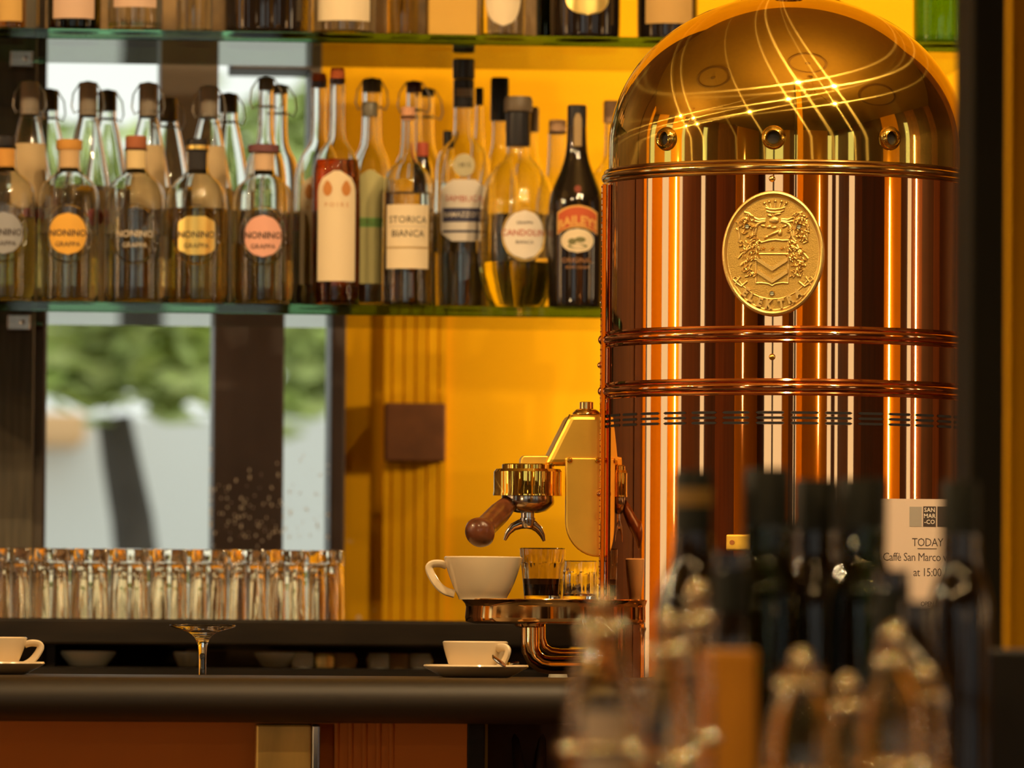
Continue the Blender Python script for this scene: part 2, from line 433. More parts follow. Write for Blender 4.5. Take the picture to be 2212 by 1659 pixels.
def chandelier(pxs, zb, label):
    ps = [dome_reflect(x, y, zb) for x, y in pxs]; c = sum(ps, Vector())/len(ps)
    r = max((p-c).length for p in ps); k = min(1.0, 1.3/r)
    t = thing('chandelier', label, 'ceiling lamp', (c.x, c.y, ZC), 'brass chandeliers on the ceiling')
    latheo('ceiling_rose', brass_g, [(0, 0), (.07, 0), (.07, -.02), (.02, -.05), (0, -.05)], t, 24)
    tubeo('rod', brass_g, [(0, 0, -.04), (0, 0, zb-ZC+.02)], .008, t, 8)
    for p in ps:
        q = (p-c)*k
        tubeo('arm', brass_g, [(0, 0, zb-ZC+.08), (q.x*.5, q.y*.5, zb-ZC-.06), (q.x, q.y, zb-ZC-.035)], .006, t, 8)
        bm = bmesh.new(); bmesh.ops.create_uvsphere(bm, u_segments=12, v_segments=8, radius=.028)
        link('bulb', bm, bulb_m, t, loc=(q.x, q.y, zb-ZC))
    return c, k, r
chandelier([(1724, 178), (1802, 186), (1703, 214), (1803, 224)], 3.1, 'four-armed brass chandelier mirrored in the middle of the brass dome')
chandelier([(1470, 250), (1498, 255), (1482, 272), (1506, 268)], 3.1, 'four-armed brass chandelier mirrored low on the left of the brass dome')
chandelier([(1935, 262), (1953, 272), (1947, 283), (1964, 290)], 3.1, 'four-armed brass chandelier mirrored low on the right of the brass dome')
ring_m = mat('dark_stucco', (.10, .05, .02), .7)
for (px, py), lab in (((1540, 168), 'left of the three stucco rings mirrored in the brass dome'), ((1745, 137), 'middle of the three stucco rings mirrored in the brass dome'), ((1897, 208), 'right of the three stucco rings mirrored in the brass dome')):
    c = dome_reflect(px, py, ZC); e = dome_reflect(px+30, py, ZC); R = min(1.4, max(.4, (e-c).length*1.2))
    bm = bmesh.new(); lathe(bm, [(R*.93, 0), (R*.93, -.03), (R*1.05, -.03), (R*1.05, 0)], 40)
    lathe(bm, [(0, -.01), (R*.12, -.02), (R*.14, 0)], 20)
    o = link('ceiling_medallion', bm, ring_m, loc=(c.x, c.y, ZC)); tag(o, 'dark ceiling ring, '+lab, 'ceiling ornament')

# outside the window: pale facade, sky, two trees
o = boxo('facade', mat('pale_render', (.78, .80, .78), .9, vary=.06, vscale=.6), (-6, 5, 24, 24.3, -1, at(300, 900, 24).z))
tag(o, 'pale grey building across the street seen through the left window', 'building')
g = boxo('street', mat('pale_paving', (.5, .5, .48), .9), (-14, 14, 10.2, 30, -.3, -.15)); struct(g)
o = boxo('awning', mat('peach_canvas', (.85, .52, .26), .9), (at(40, 900, 22).x, at(205, 900, 22).x, 23.3, 24.0, at(100, 935, 22).z, at(100, 862, 22).z), bevel=.03)
tag(o, 'peach-coloured awning on the pale building across the street', 'awning')
leafm = mat('leaf_green', (.55, .66, .25), .7, vary=.4, vscale=6)
barkm = mat('bark', (.07, .06, .05), .9, vary=.2)
def tree(label, Y, trunk, blobs, leafs, size):
    base = at(*trunk[0][:2], Y)
    t = thing('tree', label, 'tree', (base.x, Y, -.15))
    pts = [(base.x-base.x, 0, 0)]+[(at(x, y, Y).x-base.x, 0, at(x, y, Y).z+.15) for x, y, r in trunk]
    tubeo('trunk', barkm, pts, [trunk[0][2]*sc(Y)*1.1]+[r*sc(Y) for x, y, r in trunk], t, 12)
    bm = bmesh.new(); rr = random.Random(int(Y*10))
    tot = sum(b[2]*b[3] for b in blobs)
    for bx, by, bw, bh in blobs:
        c = at(bx, by, Y); s = sc(Y)
        for i in range(int(leafs*bw*bh/tot)):
            v = Vector((rr.gauss(0, .5), rr.gauss(0, .5), rr.gauss(0, .5)))
            p = Vector((c.x-base.x+v.x*bw*s, v.y*bw*s, c.z+.15+v.z*bh*s))
            q = Matrix.Rotation(rr.uniform(0, 6.3), 3, 'Z') @ Matrix.Rotation(rr.uniform(-1.2, 1.2), 3, 'X')
            k = size*rr.uniform(.6, 1.3)
            vs = [bm.verts.new(p+q @ Vector(w)*k) for w in ((-.5, 0, 0), (0, -.28, .03), (.5, 0, 0), (0, .28, .03))]
            bm.faces.new(vs)
    link('crown', bm, leafm, t, smooth=False)
tree('leafy tree with a dark leaning trunk outside the left window', 17, [(300, 1250, 50), (285, 1120, 47), (262, 1000, 43), (245, 900, 38)],
     [(230, 780, 150, 90), (400, 800, 90, 100), (150, 800, 60, 60), (330, 730, 110, 60), (200, 480, 200, 160), (420, 500, 100, 100)], 1300, .15)
tree('second leafy tree farther off, showing in the narrow right pane', 20, [(820, 1250, 30), (820, 900, 26), (800, 700, 20)],
     [(680, 790, 90, 90), (640, 860, 40, 70), (560, 420, 190, 170), (640, 300, 90, 120), (700, 700, 100, 60)], 1100, .13)

def wall_lamp(px, zc, h, label):
    a = az(px); p, s = perim(a); d = (Vector((MX, MY))-p).normalized(); p = p+d*.24
    t = thing('wall_lamp', label, 'wall lamp', (p.x, p.y, zc), 'tubular wall lamps', rz=math.atan2(d.y, d.x))
    boxo('back_plate', brass_g, (-.10, -.075, -.06, .06, -h*.5, h*.5), t, bevel=.004)
    boxo('arm', brass_g, (-.08, -.02, -.015, .015, -.02, .02), t, bevel=.003)
    latheo('glass_tube', mat('lit_opal_glass', (1, .9, .7), .4, emit=(1.0, .74, .42), es=26), [(0, -h/2), (.045, -h/2), (.05, -h/2+.01), (.05, h/2-.01), (.045, h/2), (0, h/2)], t, 20)
wall_lamp(1604, 2.2, .8, 'lit tubular lamp on the amber pier mirrored left of the oval crest')
wall_lamp(1766, 2.2, .8, 'lit tubular lamp on the amber pier mirrored right of the oval crest')
wall_lamp(1972, 1.9, 1.1, 'lit tubular lamp mirrored near the right side of the copper body')
wall_lamp(1460, 1.8, .8, 'lit tubular lamp mirrored left of the middle of the copper body')
wall_lamp(1915, 1.7, .8, 'lit tubular lamp mirrored between the crest and the right side')

# ------------------------------------------------------------------ glass shelves, side post, ledge, counter
YS0, YS1 = 8.93, 9.32                                # shelf front and back
xs = lambda px, Y=9.0, py=660: at(px, py, Y).x
Z2 = at(650, 657, YS0).z; Z1 = at(650, 69, YS0).z    # tops of the two shelves
ST = .0145
for Z, lab in ((Z2, 'added low brown board darkening the view through the full bottles on the glass shelf'), (Z1, 'added brown board darkening the back of the upper glass shelf')):
    tag(boxo('darkening_board', mat('brown_board', (.24, .15, .06), .6, vary=.5, vscale=14), (xs(100), xs(1290), YS1-.012, YS1-.002, Z, Z+at(600, 425, YS1).z-at(600, 655, YS1).z)), lab, 'board')  # boards added to darken what shows through the bottles
for Z, lab in ((Z2, 'long green-edged glass shelf carrying the two rows of full bottles'), (Z1, 'upper green-edged glass shelf, only its bottle bottoms in view')):
    s = boxo('glass_shelf', glass_g, (xs(-400), xs(2120), YS0, YS1, Z-ST, Z), bevel=.001)
    tag(s, lab, 'shelf')
    for px in (40, 1300, 2100):
        pass
post = thing('shelf_post', 'dark wooden post at the left end of the glass shelves with steel brackets', 'shelf post', (xs(20), YS1+.035, at(400, 1337, 8.9).z))
PZ = at(400, 1337, 8.9).z
boxo('upright', mat('worn_grey_wood', (.085, .070, .045), .5, vary=.3, vscale=10, stretch=(14, 14, 1)), (-.075, at(76, 600, YS1).x-xs(20), -.02, .03, 0, 1.5), post, bevel=.003)
boxo('groove_strip', wf2, (at(78, 600, YS1).x-xs(20), at(96, 600, YS1).x-xs(20), -.01, .03, 0, 1.5), post)
for py in (135, 700):
    z = at(50, py, YS1).z-PZ
    bx = boxo('bracket', dkchrome, (.0, .033, -.10, -.021, z-.012, z+.008), post, bevel=.002)
    bm = bmesh.new(); lathe(bm, [(0, .0), (.004, 0), (.004, .003), (0, .004)], 12)
    bmesh.ops.rotate(bm, verts=bm.verts[:], cent=(0, 0, 0), matrix=Matrix.Rotation(PI/2, 3, 'X'))
    link('screw', bm, dkchrome, bx, loc=(.022, -.10, z))

ZL = at(400, 1337, 8.9).z                            # dark ledge with the tumblers
tag(boxo('back_ledge', wood_dk, (xs(-700), xs(1290, 9), 8.88, 9.45, ZL-.036, ZL), bevel=.004), 'long dark wooden ledge under the shelves, carrying the upturned tumblers', 'ledge')
ZN = ZL-.036-.030                                    # niche floor
cab = thing('back_bar_cabinet', 'dark back-bar cabinet below the ledge with a shallow open compartment', 'cabinet', (xs(400), 9.2, 0))
cx0 = xs(400)
boxo('carcass', wood_dk, (xs(-700)-cx0, xs(1290)-cx0, -.28, .25, 0, ZN), cab, bevel=.003)
boxo('back_panel', mat('niche_back', (.16, .10, .04), .6), (xs(-700)-cx0, xs(1290)-cx0, .15, .17, ZN, ZL-.036), cab)
boxo('divider', wood_dk, (at(100, 1420, 8.95).x-cx0, at(118, 1420, 8.95).x-cx0, -.27, .15, ZN, ZL-.036), cab)
# things stored in the compartment
def saucer_prof(R, h):
    return [(0, .002), (R*.52, .002), (R*.60, 0), (R*.66, .001), (R*.97, h-.002), (R, h), (R*.985, h+.002), (R*.62, .0055), (R*.5, .0045), (0, .0045)]
for px, w, Y, lab in ((190, 55, 8.96, 'pale saucer lying in the open compartment at left, beside the divider'), (405, 28, 8.96, 'small pale dish in the open compartment behind the upturned wine glass'), (598, 45, 8.96, 'pale saucer in the compartment right of the wine glass stem')):
    o = latheo('stored_saucer', stored, [(r, z*1.3) for r, z in saucer_prof(w*sc(Y)*1.1, .014)], loc=(at(px, 1430, Y).x, Y, ZN), seg=32)
    tag(o, lab, 'saucer')
b = thing('serving_board', 'light wooden tray lying in the compartment behind the wine glass', 'tray', (at(530, 1430, 9.1).x, 9.1, ZN))
lw = mat('light_wood', (.42, .27, .12), .6, vary=.15)
boxo('base', lw, (-.08, .08, -.05, .05, 0, .018), b, bevel=.002); boxo('rim', lw, (-.085, .085, -.055, -.05, 0, .024), b, bevel=.002)
for i, (px, c) in enumerate(((655, glass), (702, brass_s), (742, lw), (820, glass), (905, glass), (860, lw))):
    Y = 8.95
    o = latheo('stored_jar', c if c is not glass else stored, [(0, 0), (.017, 0), (.019, .012), (.015, .021), (0, .021)], loc=(at(px, 1430, Y).x, Y, ZN), seg=24)
    tag(o, ('small pale cup', 'small brass pot', 'small wooden pot', 'pale cup with a narrow foot', 'pale cup nearest the saucer on the counter', 'small wooden dish')[i]+' stored in the open compartment under the ledge', 'pot')

# counter
ZC0 = at(600, 1461, 7.75).z
cf, cb = 7.50, 7.90
cpoly = [(cb, ZC0), (cf+.03, ZC0)]
for k in range(1, 12):
    a = PI/2+PI*k/12; cpoly.append((cf+.03+.028*math.cos(a), ZC0-.026+.026*math.sin(a)))
cpoly += [(cf+.03, ZC0-.052), (cb, ZC0-.052)]
bm = bmesh.new(); xa, xb = at(-500, 1500, 7.6).x, at(2300, 1500, 7.6).x
va = [bm.verts.new((xa, y, z)) for y, z in cpoly]; vb = [bm.verts.new((xb, y, z)) for y, z in cpoly]
bm.faces.new(va); bm.faces.new(vb[::-1])
for i in range(len(cpoly)): bm.faces.new((va[i], vb[i], vb[(i+1) % len(cpoly)], va[(i+1) % len(cpoly)]))
counter = thing('bar_counter', 'long dark bar counter with rounded edge above a terracotta front', 'bar counter', (at(600, 1500, 7.7).x, 7.7, 0))
def sub(bm): bmesh.ops.translate(bm, verts=bm.verts[:], vec=-Vector(counter.location)); return bm
link('worktop', sub(bm), mat('counter_wood', (.014, .009, .004), .5, vary=.25, vscale=4, stretch=(1, 12, 12)), counter)
def cbox(name, m, b, bevel=0):
    bm = bmesh.new(); box(bm, *b); return link(name, sub(bm), m, counter, smooth=False, bevel=bevel)
q = lambda px, py=1600, Y=7.64: at(px, py, Y)
zc1 = ZC0-.052
cbox('front_panel', orange, (q(-500).x, q(1003).x, 7.60, 7.70, 0, zc1))
cbox('front_panel', wood_dk, (q(1003).x, q(1042).x, 7.60, 7.70, 0, zc1), .002)
cbox('painted_lit_strip', mat('lit_strip_olive', (.55, .52, .16), .5), (q(1042).x, q(1060).x, 7.68, 7.70, 0, zc1))  # pale olive colour stands in for light falling on this strip
cbox('front_panel', mat('dim_panel', (.06, .028, .014), .7, vary=.4, vscale=3), (q(1060).x, xb, 7.72, 7.75, 0, zc1))
cbox('moulding', wood_br, (q(-500).x, q(560).x, 7.56, 7.60, q(100, 1556).z, zc1), .002)
for px in (722, 752, 782, 812, 840):
    bm = bmesh.new(); lathe(bm, [(.0035, .3), (.0035, zc1)], 12, cx=q(px).x, cy=7.60); link('bead', sub(bm), orange, counter)
cbox('bracket_plate', brass_s, (q(465).x, q(710).x, 7.52, 7.60, q(590, 1553).z, q(590, 1546).z), .001)
pil = cbox('pilaster', mat('tarnished_brass', (.66, .42, .10), .4, .55, vary=.25, vscale=8, stretch=(3, 1, .6)), (q(545).x, q(664).x, 7.56, 7.60, .1, zc1-.002), .003)
cbox('edge_strip', chrome, (q(664).x, q(684).x, 7.565, 7.60, .1, zc1-.002), .003)
for px, lean in ((1120, 30), (1190, -25)):
    bm = bmesh.new(); tube(bm, [(q(px, 1560).x, 7.73, zc1), (q(px+lean, 1659).x, 7.70, q(px, 1759).z)], .006, 8); link('strut', sub(bm), mat('brown_strut', (.07, .035, .02), .6), counter)
# low work surface behind the counter and the plinth under the machine
ws = thing('work_surface', 'low dark work surface behind the bar counter holding the wine glass', 'worktop', (at(600, 1500, 8.2).x, 8.2, 0))
ZW = at(438, 1349, 8.06).z-.205
boxo('top', wood_dk, (at(-600, 1500, 8.2).x-ws.location.x, at(2300, 1500, 8.2).x-ws.location.x, -.27, .5, ZW-.03, ZW), ws, bevel=.003)
boxo('front_board', wood_dk, (at(-600, 1500, 8.2).x-ws.location.x, at(2300, 1500, 8.2).x-ws.location.x, -.26, -.22, 0, ZW-.03), ws)
tag(boxo('machine_plinth', wood_dk, (at(1380, 1500, 8).x, at(2050, 1500, 8).x, 7.94, 8.3, ZW, ZC0), bevel=.004), 'dark block under the copper coffee machine, behind the counter', 'plinth')

# ------------------------------------------------------------------ cups and glasses
def wall_profile(outer, t, tb):
    """outer from base to rim -> closed glass section with inner wall"""
    o = [(0, outer[0][1])]+outer; zb = outer[0][1]+tb
    inner = [(max(r-t, .0005), z) for r, z in outer if z > zb]
    r0 = inner[0][0] if inner else outer[0][0]-t
    return o+[(outer[-1][0]-t*.5, outer[-1][1]+t*.4)]+inner[::-1]+[(r0*.97, zb+t), (r0*.85, zb), (0, zb)]
def cup(name, label, loc, R, r0, h, ang, group=None, s=1.0):
    t = thing(name, label, 'cup', loc, group)
    out = chaikin([(r0, 0), (r0*1.02, .003), (r0+(R-r0)*.34, h*.26), (r0+(R-r0)*.66, h*.56), (r0+(R-r0)*.90, h*.84), (R, h)], 2)
    latheo('bowl', porcelain, wall_profile(out, .0035, .004), t, 56)
    d = Vector((math.cos(ang), math.sin(ang), 0))
    hp = [d*(R*.93)+Vector((0, 0, h*.80)), d*(R*1.10)+Vector((0, 0, h*.86)), d*(R*1.34)+Vector((0, 0, h*.84)), d*(R*1.40)+Vector((0, 0, h*.72)),
          d*(R*1.22)+Vector((0, 0, h*.40)), d*(R*1.0)+Vector((0, 0, h*.20)), d*(r0+(R-r0)*.30)+Vector((0, 0, h*.13))]
    # smooth the handle path
    P = hp
    for _ in range(2):
        Q = [P[0]]
        for a, b in zip(P, P[1:]): Q += [a*.75+b*.25, a*.25+b*.75]
        Q.append(P[-1]); P = Q
    tubeo('handle', porcelain, P, .0034*s, t, 10, flat=1.5)
    return t
ZT = at(1165, 1296, 7.95).z                          # top of the drip tray
c1 = at(1043, 1290, 7.985)
k = sc(7.95)
cup('cappuccino_cup', 'large cream cappuccino cup on the copper drip tray, handle to the left', (c1.x, 7.985, ZT), 85*k, 52*k, 91*k, PI*1.0, s=1.15)
# espresso glass
def facet_glass(name, label, loc, R, r0, h, coffee=True):
    t = thing(name, label, 'glass', loc)
    out = [(r0*.97, 0), (r0, .002), (r0+(R-r0)*.3, h*.3), (r0+(R-r0)*.6, h*.60), (r0+(R-r0)*.76, h*.72), (r0+(R-r0)*.80, h*.74), (R*.985, h*.9), (R, h)]
    prof = wall_profile(out, .0022, .006)
    bm = bmesh.new(); n = 72
    lathe(bm, prof, n)
    for v in bm.verts:
        r = math.hypot(v.co.x, v.co.y)
        if r > r0*.93 and .003 < v.co.z < h*.735:
            f = 1-.05*abs(math.sin(math.atan2(v.co.y, v.co.x)*5)); v.co.x *= f; v.co.y *= f
    link('tumbler_wall', bm, glass_s if coffee else glass, t)
    if coffee:
        m1 = mat('espresso', (.010, .004, .002), .15); m2 = mat('crema', (.22, .085, .02), .6)
        rr = lambda z: (r0+(R-r0)*min(1, z/h))*.90
        latheo('coffee', m1, [(0, .0062), (rr(.006), .0062), (rr(h*.31), h*.31), (0, h*.31)], t, 40)
        latheo('crema', m2, [(0, h*.312), (rr(h*.31), h*.312), (rr(h*.42), h*.42), (0, h*.425)], t, 40)
    return t
eg = at(1172, 1288, 8.07)
facet_glass('espresso_glass', 'small faceted glass half full of black espresso on the drip tray', (eg.x, 8.07, ZT), 51*k, 40*k, 113*k)
g2 = at(1257, 1290, 8.02)
facet_glass('water_glass', 'empty faceted glass on the drip tray beside the machine, behind the espresso', (g2.x+.004, 8.085, ZT), 38*k, 38*k, 86*k, False)

def saucer(name, label, loc, R):
    return tag(latheo(name, porcelain, saucer_prof(R, .0135), loc=loc, seg=64), label, 'saucer')
sc1 = at(1031, 1463, 7.74); k2 = sc(7.74)
saucer('saucer', 'cream saucer on the bar counter under the small cup with a spoon', (sc1.x, 7.76, ZC0), 114*k2)
cup('coffee_cup', 'small cream coffee cup with a steel spoon behind its handle on the counter', (sc1.x-.001, 7.76, ZC0+.0046), 71*k2, 50*k2, 68*k2, -PI*.27, s=1.05)
sp = thing('teaspoon', 'small dark steel teaspoon resting on the right saucer beside the cup', 'spoon', (sc1.x, 7.76, ZC0))
p0, p1 = at(1066, 1420, 7.68)-Vector((sc1.x, 7.76, ZC0)), at(1088, 1436, 7.69)-Vector((sc1.x, 7.76, ZC0))
bm = bmesh.new(); tube(bm, [p0-(p1-p0)*.05, p0*.6+p1*.4, p1, p1+(p1-p0)*.6+Vector((0, .03, .001))], [.004, .0052, .004, .0015], 10, flat=.35); link('bowl', bm, chrome, sp)
tubeo('handle', chrome, [p1+(p1-p0)*.6+Vector((0, .03, .001)), Vector((.04, .02, .017)), Vector((.055, .05, .018))], .0016, sp, 8)
sc2 = at(-18, 1449, 7.76)
saucer('saucer', 'cream saucer cut by the left edge of the picture, on the counter', (sc2.x, 7.76, ZC0), 114*k2)
cup('coffee_cup', 'cream cup on the left saucer, cut by the picture edge, handle to the right', (sc2.x, 7.76, ZC0+.0046), 76*k2, 48*k2, 70*k2, -PI*.03, s=1.0)

# upturned wine glass
wgp = at(438, 1349, 8.06)
t = thing('wine_glass', 'clear stemmed wine glass standing upside down behind the bar counter', 'wine glass', (wgp.x, 8.06, ZW))
kk = sc(8.06)
foot = chaikin([(72*kk, .2045), (71*kk, .2015), (40*kk, .1975), (20*kk, .1915), (11*kk, .182), (8.2*kk, .170), (8*kk, .150), (8*kk, .105)], 2)
latheo('foot', glass, [(0, .2038), (30*kk, .2042), (72*kk, .2052)]+foot+[(0, .105)], t, 64)
bowl = chaikin([(.028, 0), (.034, .03), (.037, .055), (.032, .085), (.012, .101), (.0045, .105)], 2)
latheo('bowl', glass, bowl+[(0, .105), (0, .102)]+[(max(r-.0012, .0), z-.0012) for r, z in bowl[::-1][3:]], t, 48)

# ------------------------------------------------------------------ upturned tumblers on the ledge
def make_tumbler():
    out = [(.0262, 0), (.0262, .002), (.0255, .04), (.0248, .074), (.0243, .0935), (.0235, .0955)]
    inn = [(.0245, 0), (.0238, .04), (.0222, .070), (.0195, .078), (0, .080)]
    bm = bmesh.new(); lathe(bm, inn[::-1]+out+[(.020, .0962), (0, .0945)], 60)
    for v in bm.verts:
        r = math.hypot(v.co.x, v.co.y)
        if r > .02 and .006 < v.co.z < .09:
            f = 1-.022*abs(math.sin(math.atan2(v.co.y, v.co.x)*6)); v.co.x *= f; v.co.y *= f
    return link('tumbler', bm, glassmat('tumbler_glass', (1, .95, .84)))
tb = make_tumbler(); first = True
for row, (Y, x0) in enumerate(((8.935, 704), (8.992, 662), (9.05, 700))):
    for i in range(10):
        o = tb if first else tb.copy()
        if not first: C.objects.link(o)
        first = False
        p = at(x0-i*85, 1337, Y); o.location = (p.x, Y, ZL); o.rotation_euler = (0, 0, random.uniform(0, 1))
        if row == 0 and i == 0: tag(o, 'upturned clear tumbler at the right front corner of the packed rows', 'tumbler', 'upturned tumblers on the ledge')
        elif row == 0: tag(o, 'upturned clear tumbler in the front row on the dark ledge', 'tumbler', 'upturned tumblers on the ledge')
        else: tag(o, 'upturned clear tumbler packed behind the front row on the dark ledge', 'tumbler', 'upturned tumblers behind the front row')

# ------------------------------------------------------------------ bottles
def liq(name, col): return mat(name, col, 0, 0, 1, 1.36)
L_clear = liq('clear_spirit', (.96, .94, .86)); L_gold = liq('golden_spirit', (.95, .72, .25)); L_amber = liq('amber_spirit', (.80, .38, .08))
L_red = liq('red_spirit', (.55, .10, .02)); L_olive = liq('olive_spirit', (.92, .90, .22)); L_pale = liq('pale_spirit', (.93, .88, .60))
L_brown = liq('brown_spirit', (.35, .12, .04))
LABM = {}
def labm(name, col): return mat(name, col, .75)
def bottle(name, label, px, Y, Z, ref, prof, gm, liquid=None, level=.5, group=None, cat='bottle', seg=44, t=.0022, flat=1.0):
    """prof: (half width px, y px) from the base up, read at base row ref"""
    x = at(px, (prof[0][1]+prof[-1][1])/2 if prof[-1][1] > 0 else 60, Y).x
    th = thing(name, label, cat, (x, Y, Z), group)
    k = sc(Y); out = [(r*k, (ref-y)*k) for r, y in prof]
    out = [(out[0][0]*.9, 0)]+out if out[0][1] <= .0001 else out
    out = chaikin(out, 2)
    bm = bmesh.new()
    if gm is glass_bk: lathe(bm, [(0, out[0][1])]+out+[(0, out[-1][1])], seg)
    else: lathe(bm, wall_profile(out, t, .006), seg)
    if flat != 1:
        for v in bm.verts: v.co.y *= flat
    g = link('glass_body', bm, gm, th)
    if liquid:
        hz = out[-1][1]*level
        ins = [(max(r-t+.0003, .0005), z) for r, z in out if .0062 < z < hz]
        if ins:
            bm = bmesh.new(); lathe(bm, [(0, .0058), (ins[0][0]*.9, .0058)]+ins+[(ins[-1][0], hz), (0, hz)], seg)
            if flat != 1:
                for v in bm.verts: v.co.y *= flat
            link('liquid', bm, liquid, th)
    th['_k'] = k; th['_ref'] = ref
    return th
def cap(th, m, w, y0, y1, name='cap', round_=.1):
    k = th['_k']; ref = th['_ref']; a, b = (ref-y0)*k, (ref-y1)*k; r = w*k
    return latheo(name, m, [(0, a), (r*.98, a), (r, a+(b-a)*.05), (r, b-(b-a)*round_), (r*.9, b), (0, b)], th, 28)
def lab(th, m, R, y0, y1, w, shape='rect', name='label', off=0, thick=.0005, wave=0):
    k = th['_k']; ref = th['_ref']
    return patch(name, m, th, R*k, (ref-y0)*k, (ref-y1)*k, w*k, shape, off, thick=thick, wave=wave)
def txt(th, parent, s, m, R, y, size, off=0, thick=.001, arc=0, spacing=1, bold=0, name='lettering'):
    k = th['_k']; ref = th['_ref']
    o = text_on(name, s, m, th, R*k, (ref-y)*k, size*k, off, thick, arc, spacing, bold)
    o.parent = parent; return o
YF1, YR1 = 9.02, 9.125
R0 = 655
FACE = math.radians(0) - math.atan2(.5, 9)            # label turned to the camera, about
OFF = -math.radians(2.5)

# five low round-shouldered grappa bottles at the left
def grappa(px, top, rim, capm, capw, caph, disc, liqm, level, label, sealoff=None, textm=ink, neckm=None, txts=('NONINO', 'GRAPPA')):
    th = bottle('grappa_bottle', label, px, YF1, Z2, R0, [(64, 655), (66, 645), (66, 450), (65, 425), (60, 400), (42, 382), (28, 372), (24, 360), (23, 330), (24, 322), (25, 318)], glass_o, liqm, level, 'round grappa bottles at the left of the shelf')
    cap(th, capm, capw, 322, top, 'stopper')
    if neckm: lab(th, neckm, 24, 372, 322, 46, 'rect', 'neck_label')
    ring_pts = []
    k = th['_k']
    for q in range(40):
        a = 2*PI*q/40; ring_pts.append(wrap(54*k*math.cos(a), (R0-505)*k+62*k*math.sin(a), 66.5*k, off=OFF))
    tubeo('embossed_ring', glass_o, ring_pts, .0016, th, 8, True)
    d = None
    if disc: d = lab(th, disc, 66, 551, 461, 86, 'ellipse', off=OFF)
    par = d or th
    ty = 505
    txt(th, par, txts[0], textm, 66, ty, 20, OFF, .0012, spacing=1.0, bold=.0002)
    txt(th, par, txts[1], textm, 66, ty+24, 15, OFF, .0012)
    return th
opal = labm('orange_paper', (.80, .42, .06)); opink = labm('pink_paper', (.78, .40, .30)); oblue = labm('blue_grey_paper', (.32, .33, .36))
ogold = mat('gold_foil', (.85, .62, .18), .3, .9); 
capor = labm('orange_cap', (.62, .30, .06)); capred = labm('brick_cap', (.38, .12, .05)); capmar = labm('maroon_cap', (.16, .06, .07))
lite = labm('pale_lettering', (.62, .52, .38))
grappa(10, 293, 0, blackcap, 22, 0, oblue, L_olive, .55, 'grappa bottle with a blue-grey round label, cut by the left picture edge', neckm=capor)
grappa(148, 300, 0, capor, 28, 0, opal, L_pale, .45, 'grappa bottle with a round orange label and orange stopper', neckm=labm('tan_neck', (.60, .40, .20)))
grappa(292, 290, 0, capred, 23, 0, None, L_clear, .45, 'grappa bottle with bare embossed lettering and a brick-red stopper', textm=lite, neckm=labm('cream_neck', (.72, .55, .28)))
g4 = grappa(425, 295, 0, blackcap, 24, 0, None, L_gold, .62, 'grappa bottle with a golden window label and black banded neck', textm=ink, neckm=labm('black_neck', (.02, .018, .02)))
lab(g4, ogold, 66, 548, 465, 84, 'bulge', off=OFF, thick=.0004)
cap(g4, ogold, 24.5, 318, 308, 'gold_band', .1)
grappa(568, 305, 0, capmar, 34, 0, opink, L_pale, .40, 'grappa bottle with a round pink label and maroon stopper', neckm=labm('tan_neck2', (.62, .42, .26)))

# swing-top bottles of the back row
def swing(px, top, Y, label, prof=None, _n=0, lm=None, liqm=L_clear, capm=None, level=.6, seal=0):
    cone = prof is None
    prof = prof or [(60, 650), (62, 640), (62, 450), (57, 420), (48, 375), (38, 320), (29, 275), (23, 250), (20, 240), (19, 215)]
    if Y > YR1+.05: prof = [(min(r, 48), y) for r, y in prof]
    th = bottle('swing_top_bottle', label, px, Y, Z2, 652, prof, glass_o, liqm, level, 'swing-top bottles in the back row')
    k = th['_k']
    pt = prof[-1][1]
    cap(th, capm or porc_cap, 20 if cone else prof[-1][0]+1, 240 if cone and not capm else pt+4, top, 'stopper', .15)
    zt = (652-top)*k
    w = 32*k; 
    for s in (-1, 1):
        pts = [Vector((0*s, -.0, zt+.0015)), Vector((s*w*.55, 0, zt-.001)), Vector((s*w, 0, zt-.016)), Vector((s*w*1.1, 0, zt-.034)), Vector((s*w*.92, 0, zt-.044)), Vector((s*.013, 0, zt-.040))]
        tubeo('wire_bail', wire, pts, .0011, th, 8)
    tubeo('neck_ring', wire, [Vector((.0125*math.cos(a*PI/8), .0125*math.sin(a*PI/8), zt-.040)) for a in range(16)], .0011, th, 8, True)
    if lm: patch('label', lm, th, 60*k, (652-440)*k, (652-300)*k, 84*k, 'rect', 0, R1=38*k)
    if seal: patch('wax_seal', seal_m, th, 62*k, (652-478)*k, (652-440)*k, 36*k, 'ellipse', seal/62, thick=.0012)
    return th
seal_m = mat('red_wax', (.42, .03, .02), .4)
porc_cap = mat('grey_stopper', (.44, .38, .30), .35)
dcap = mat('olive_stopper', (.15, .13, .09), .4)
cream_l = labm('tan_label', (.52, .38, .20))
swing(62, 165, YR1, 'swing-top bottle with a tan neck label, leftmost of the back row', lm=cream_l, seal=6)
swing(104, 175, YR1+.10, 'swing-top bottle standing right behind the leftmost one', capm=dcap)
swing(188, 165, YR1, 'swing-top bottle behind the orange-labelled grappa bottle', seal=18)
swing(230, 175, YR1+.10, 'darker swing-top bottle, second row behind the orange-labelled grappa', capm=dcap)
swing(318, 165, YR1, 'swing-top bottle with a tan label behind the embossed grappa bottle', lm=cream_l)
swing(362, 190, YR1+.10, 'swing-top bottle right of the one behind the embossed grappa bottle')
swing(450, 170, YR1, 'swing-top bottle with a tan label behind the golden-labelled grappa bottle', lm=cream_l)
swing(492, 178, YR1+.10, 'swing-top bottle with dark stopper, farther back beside the golden-labelled grappa', capm=dcap)
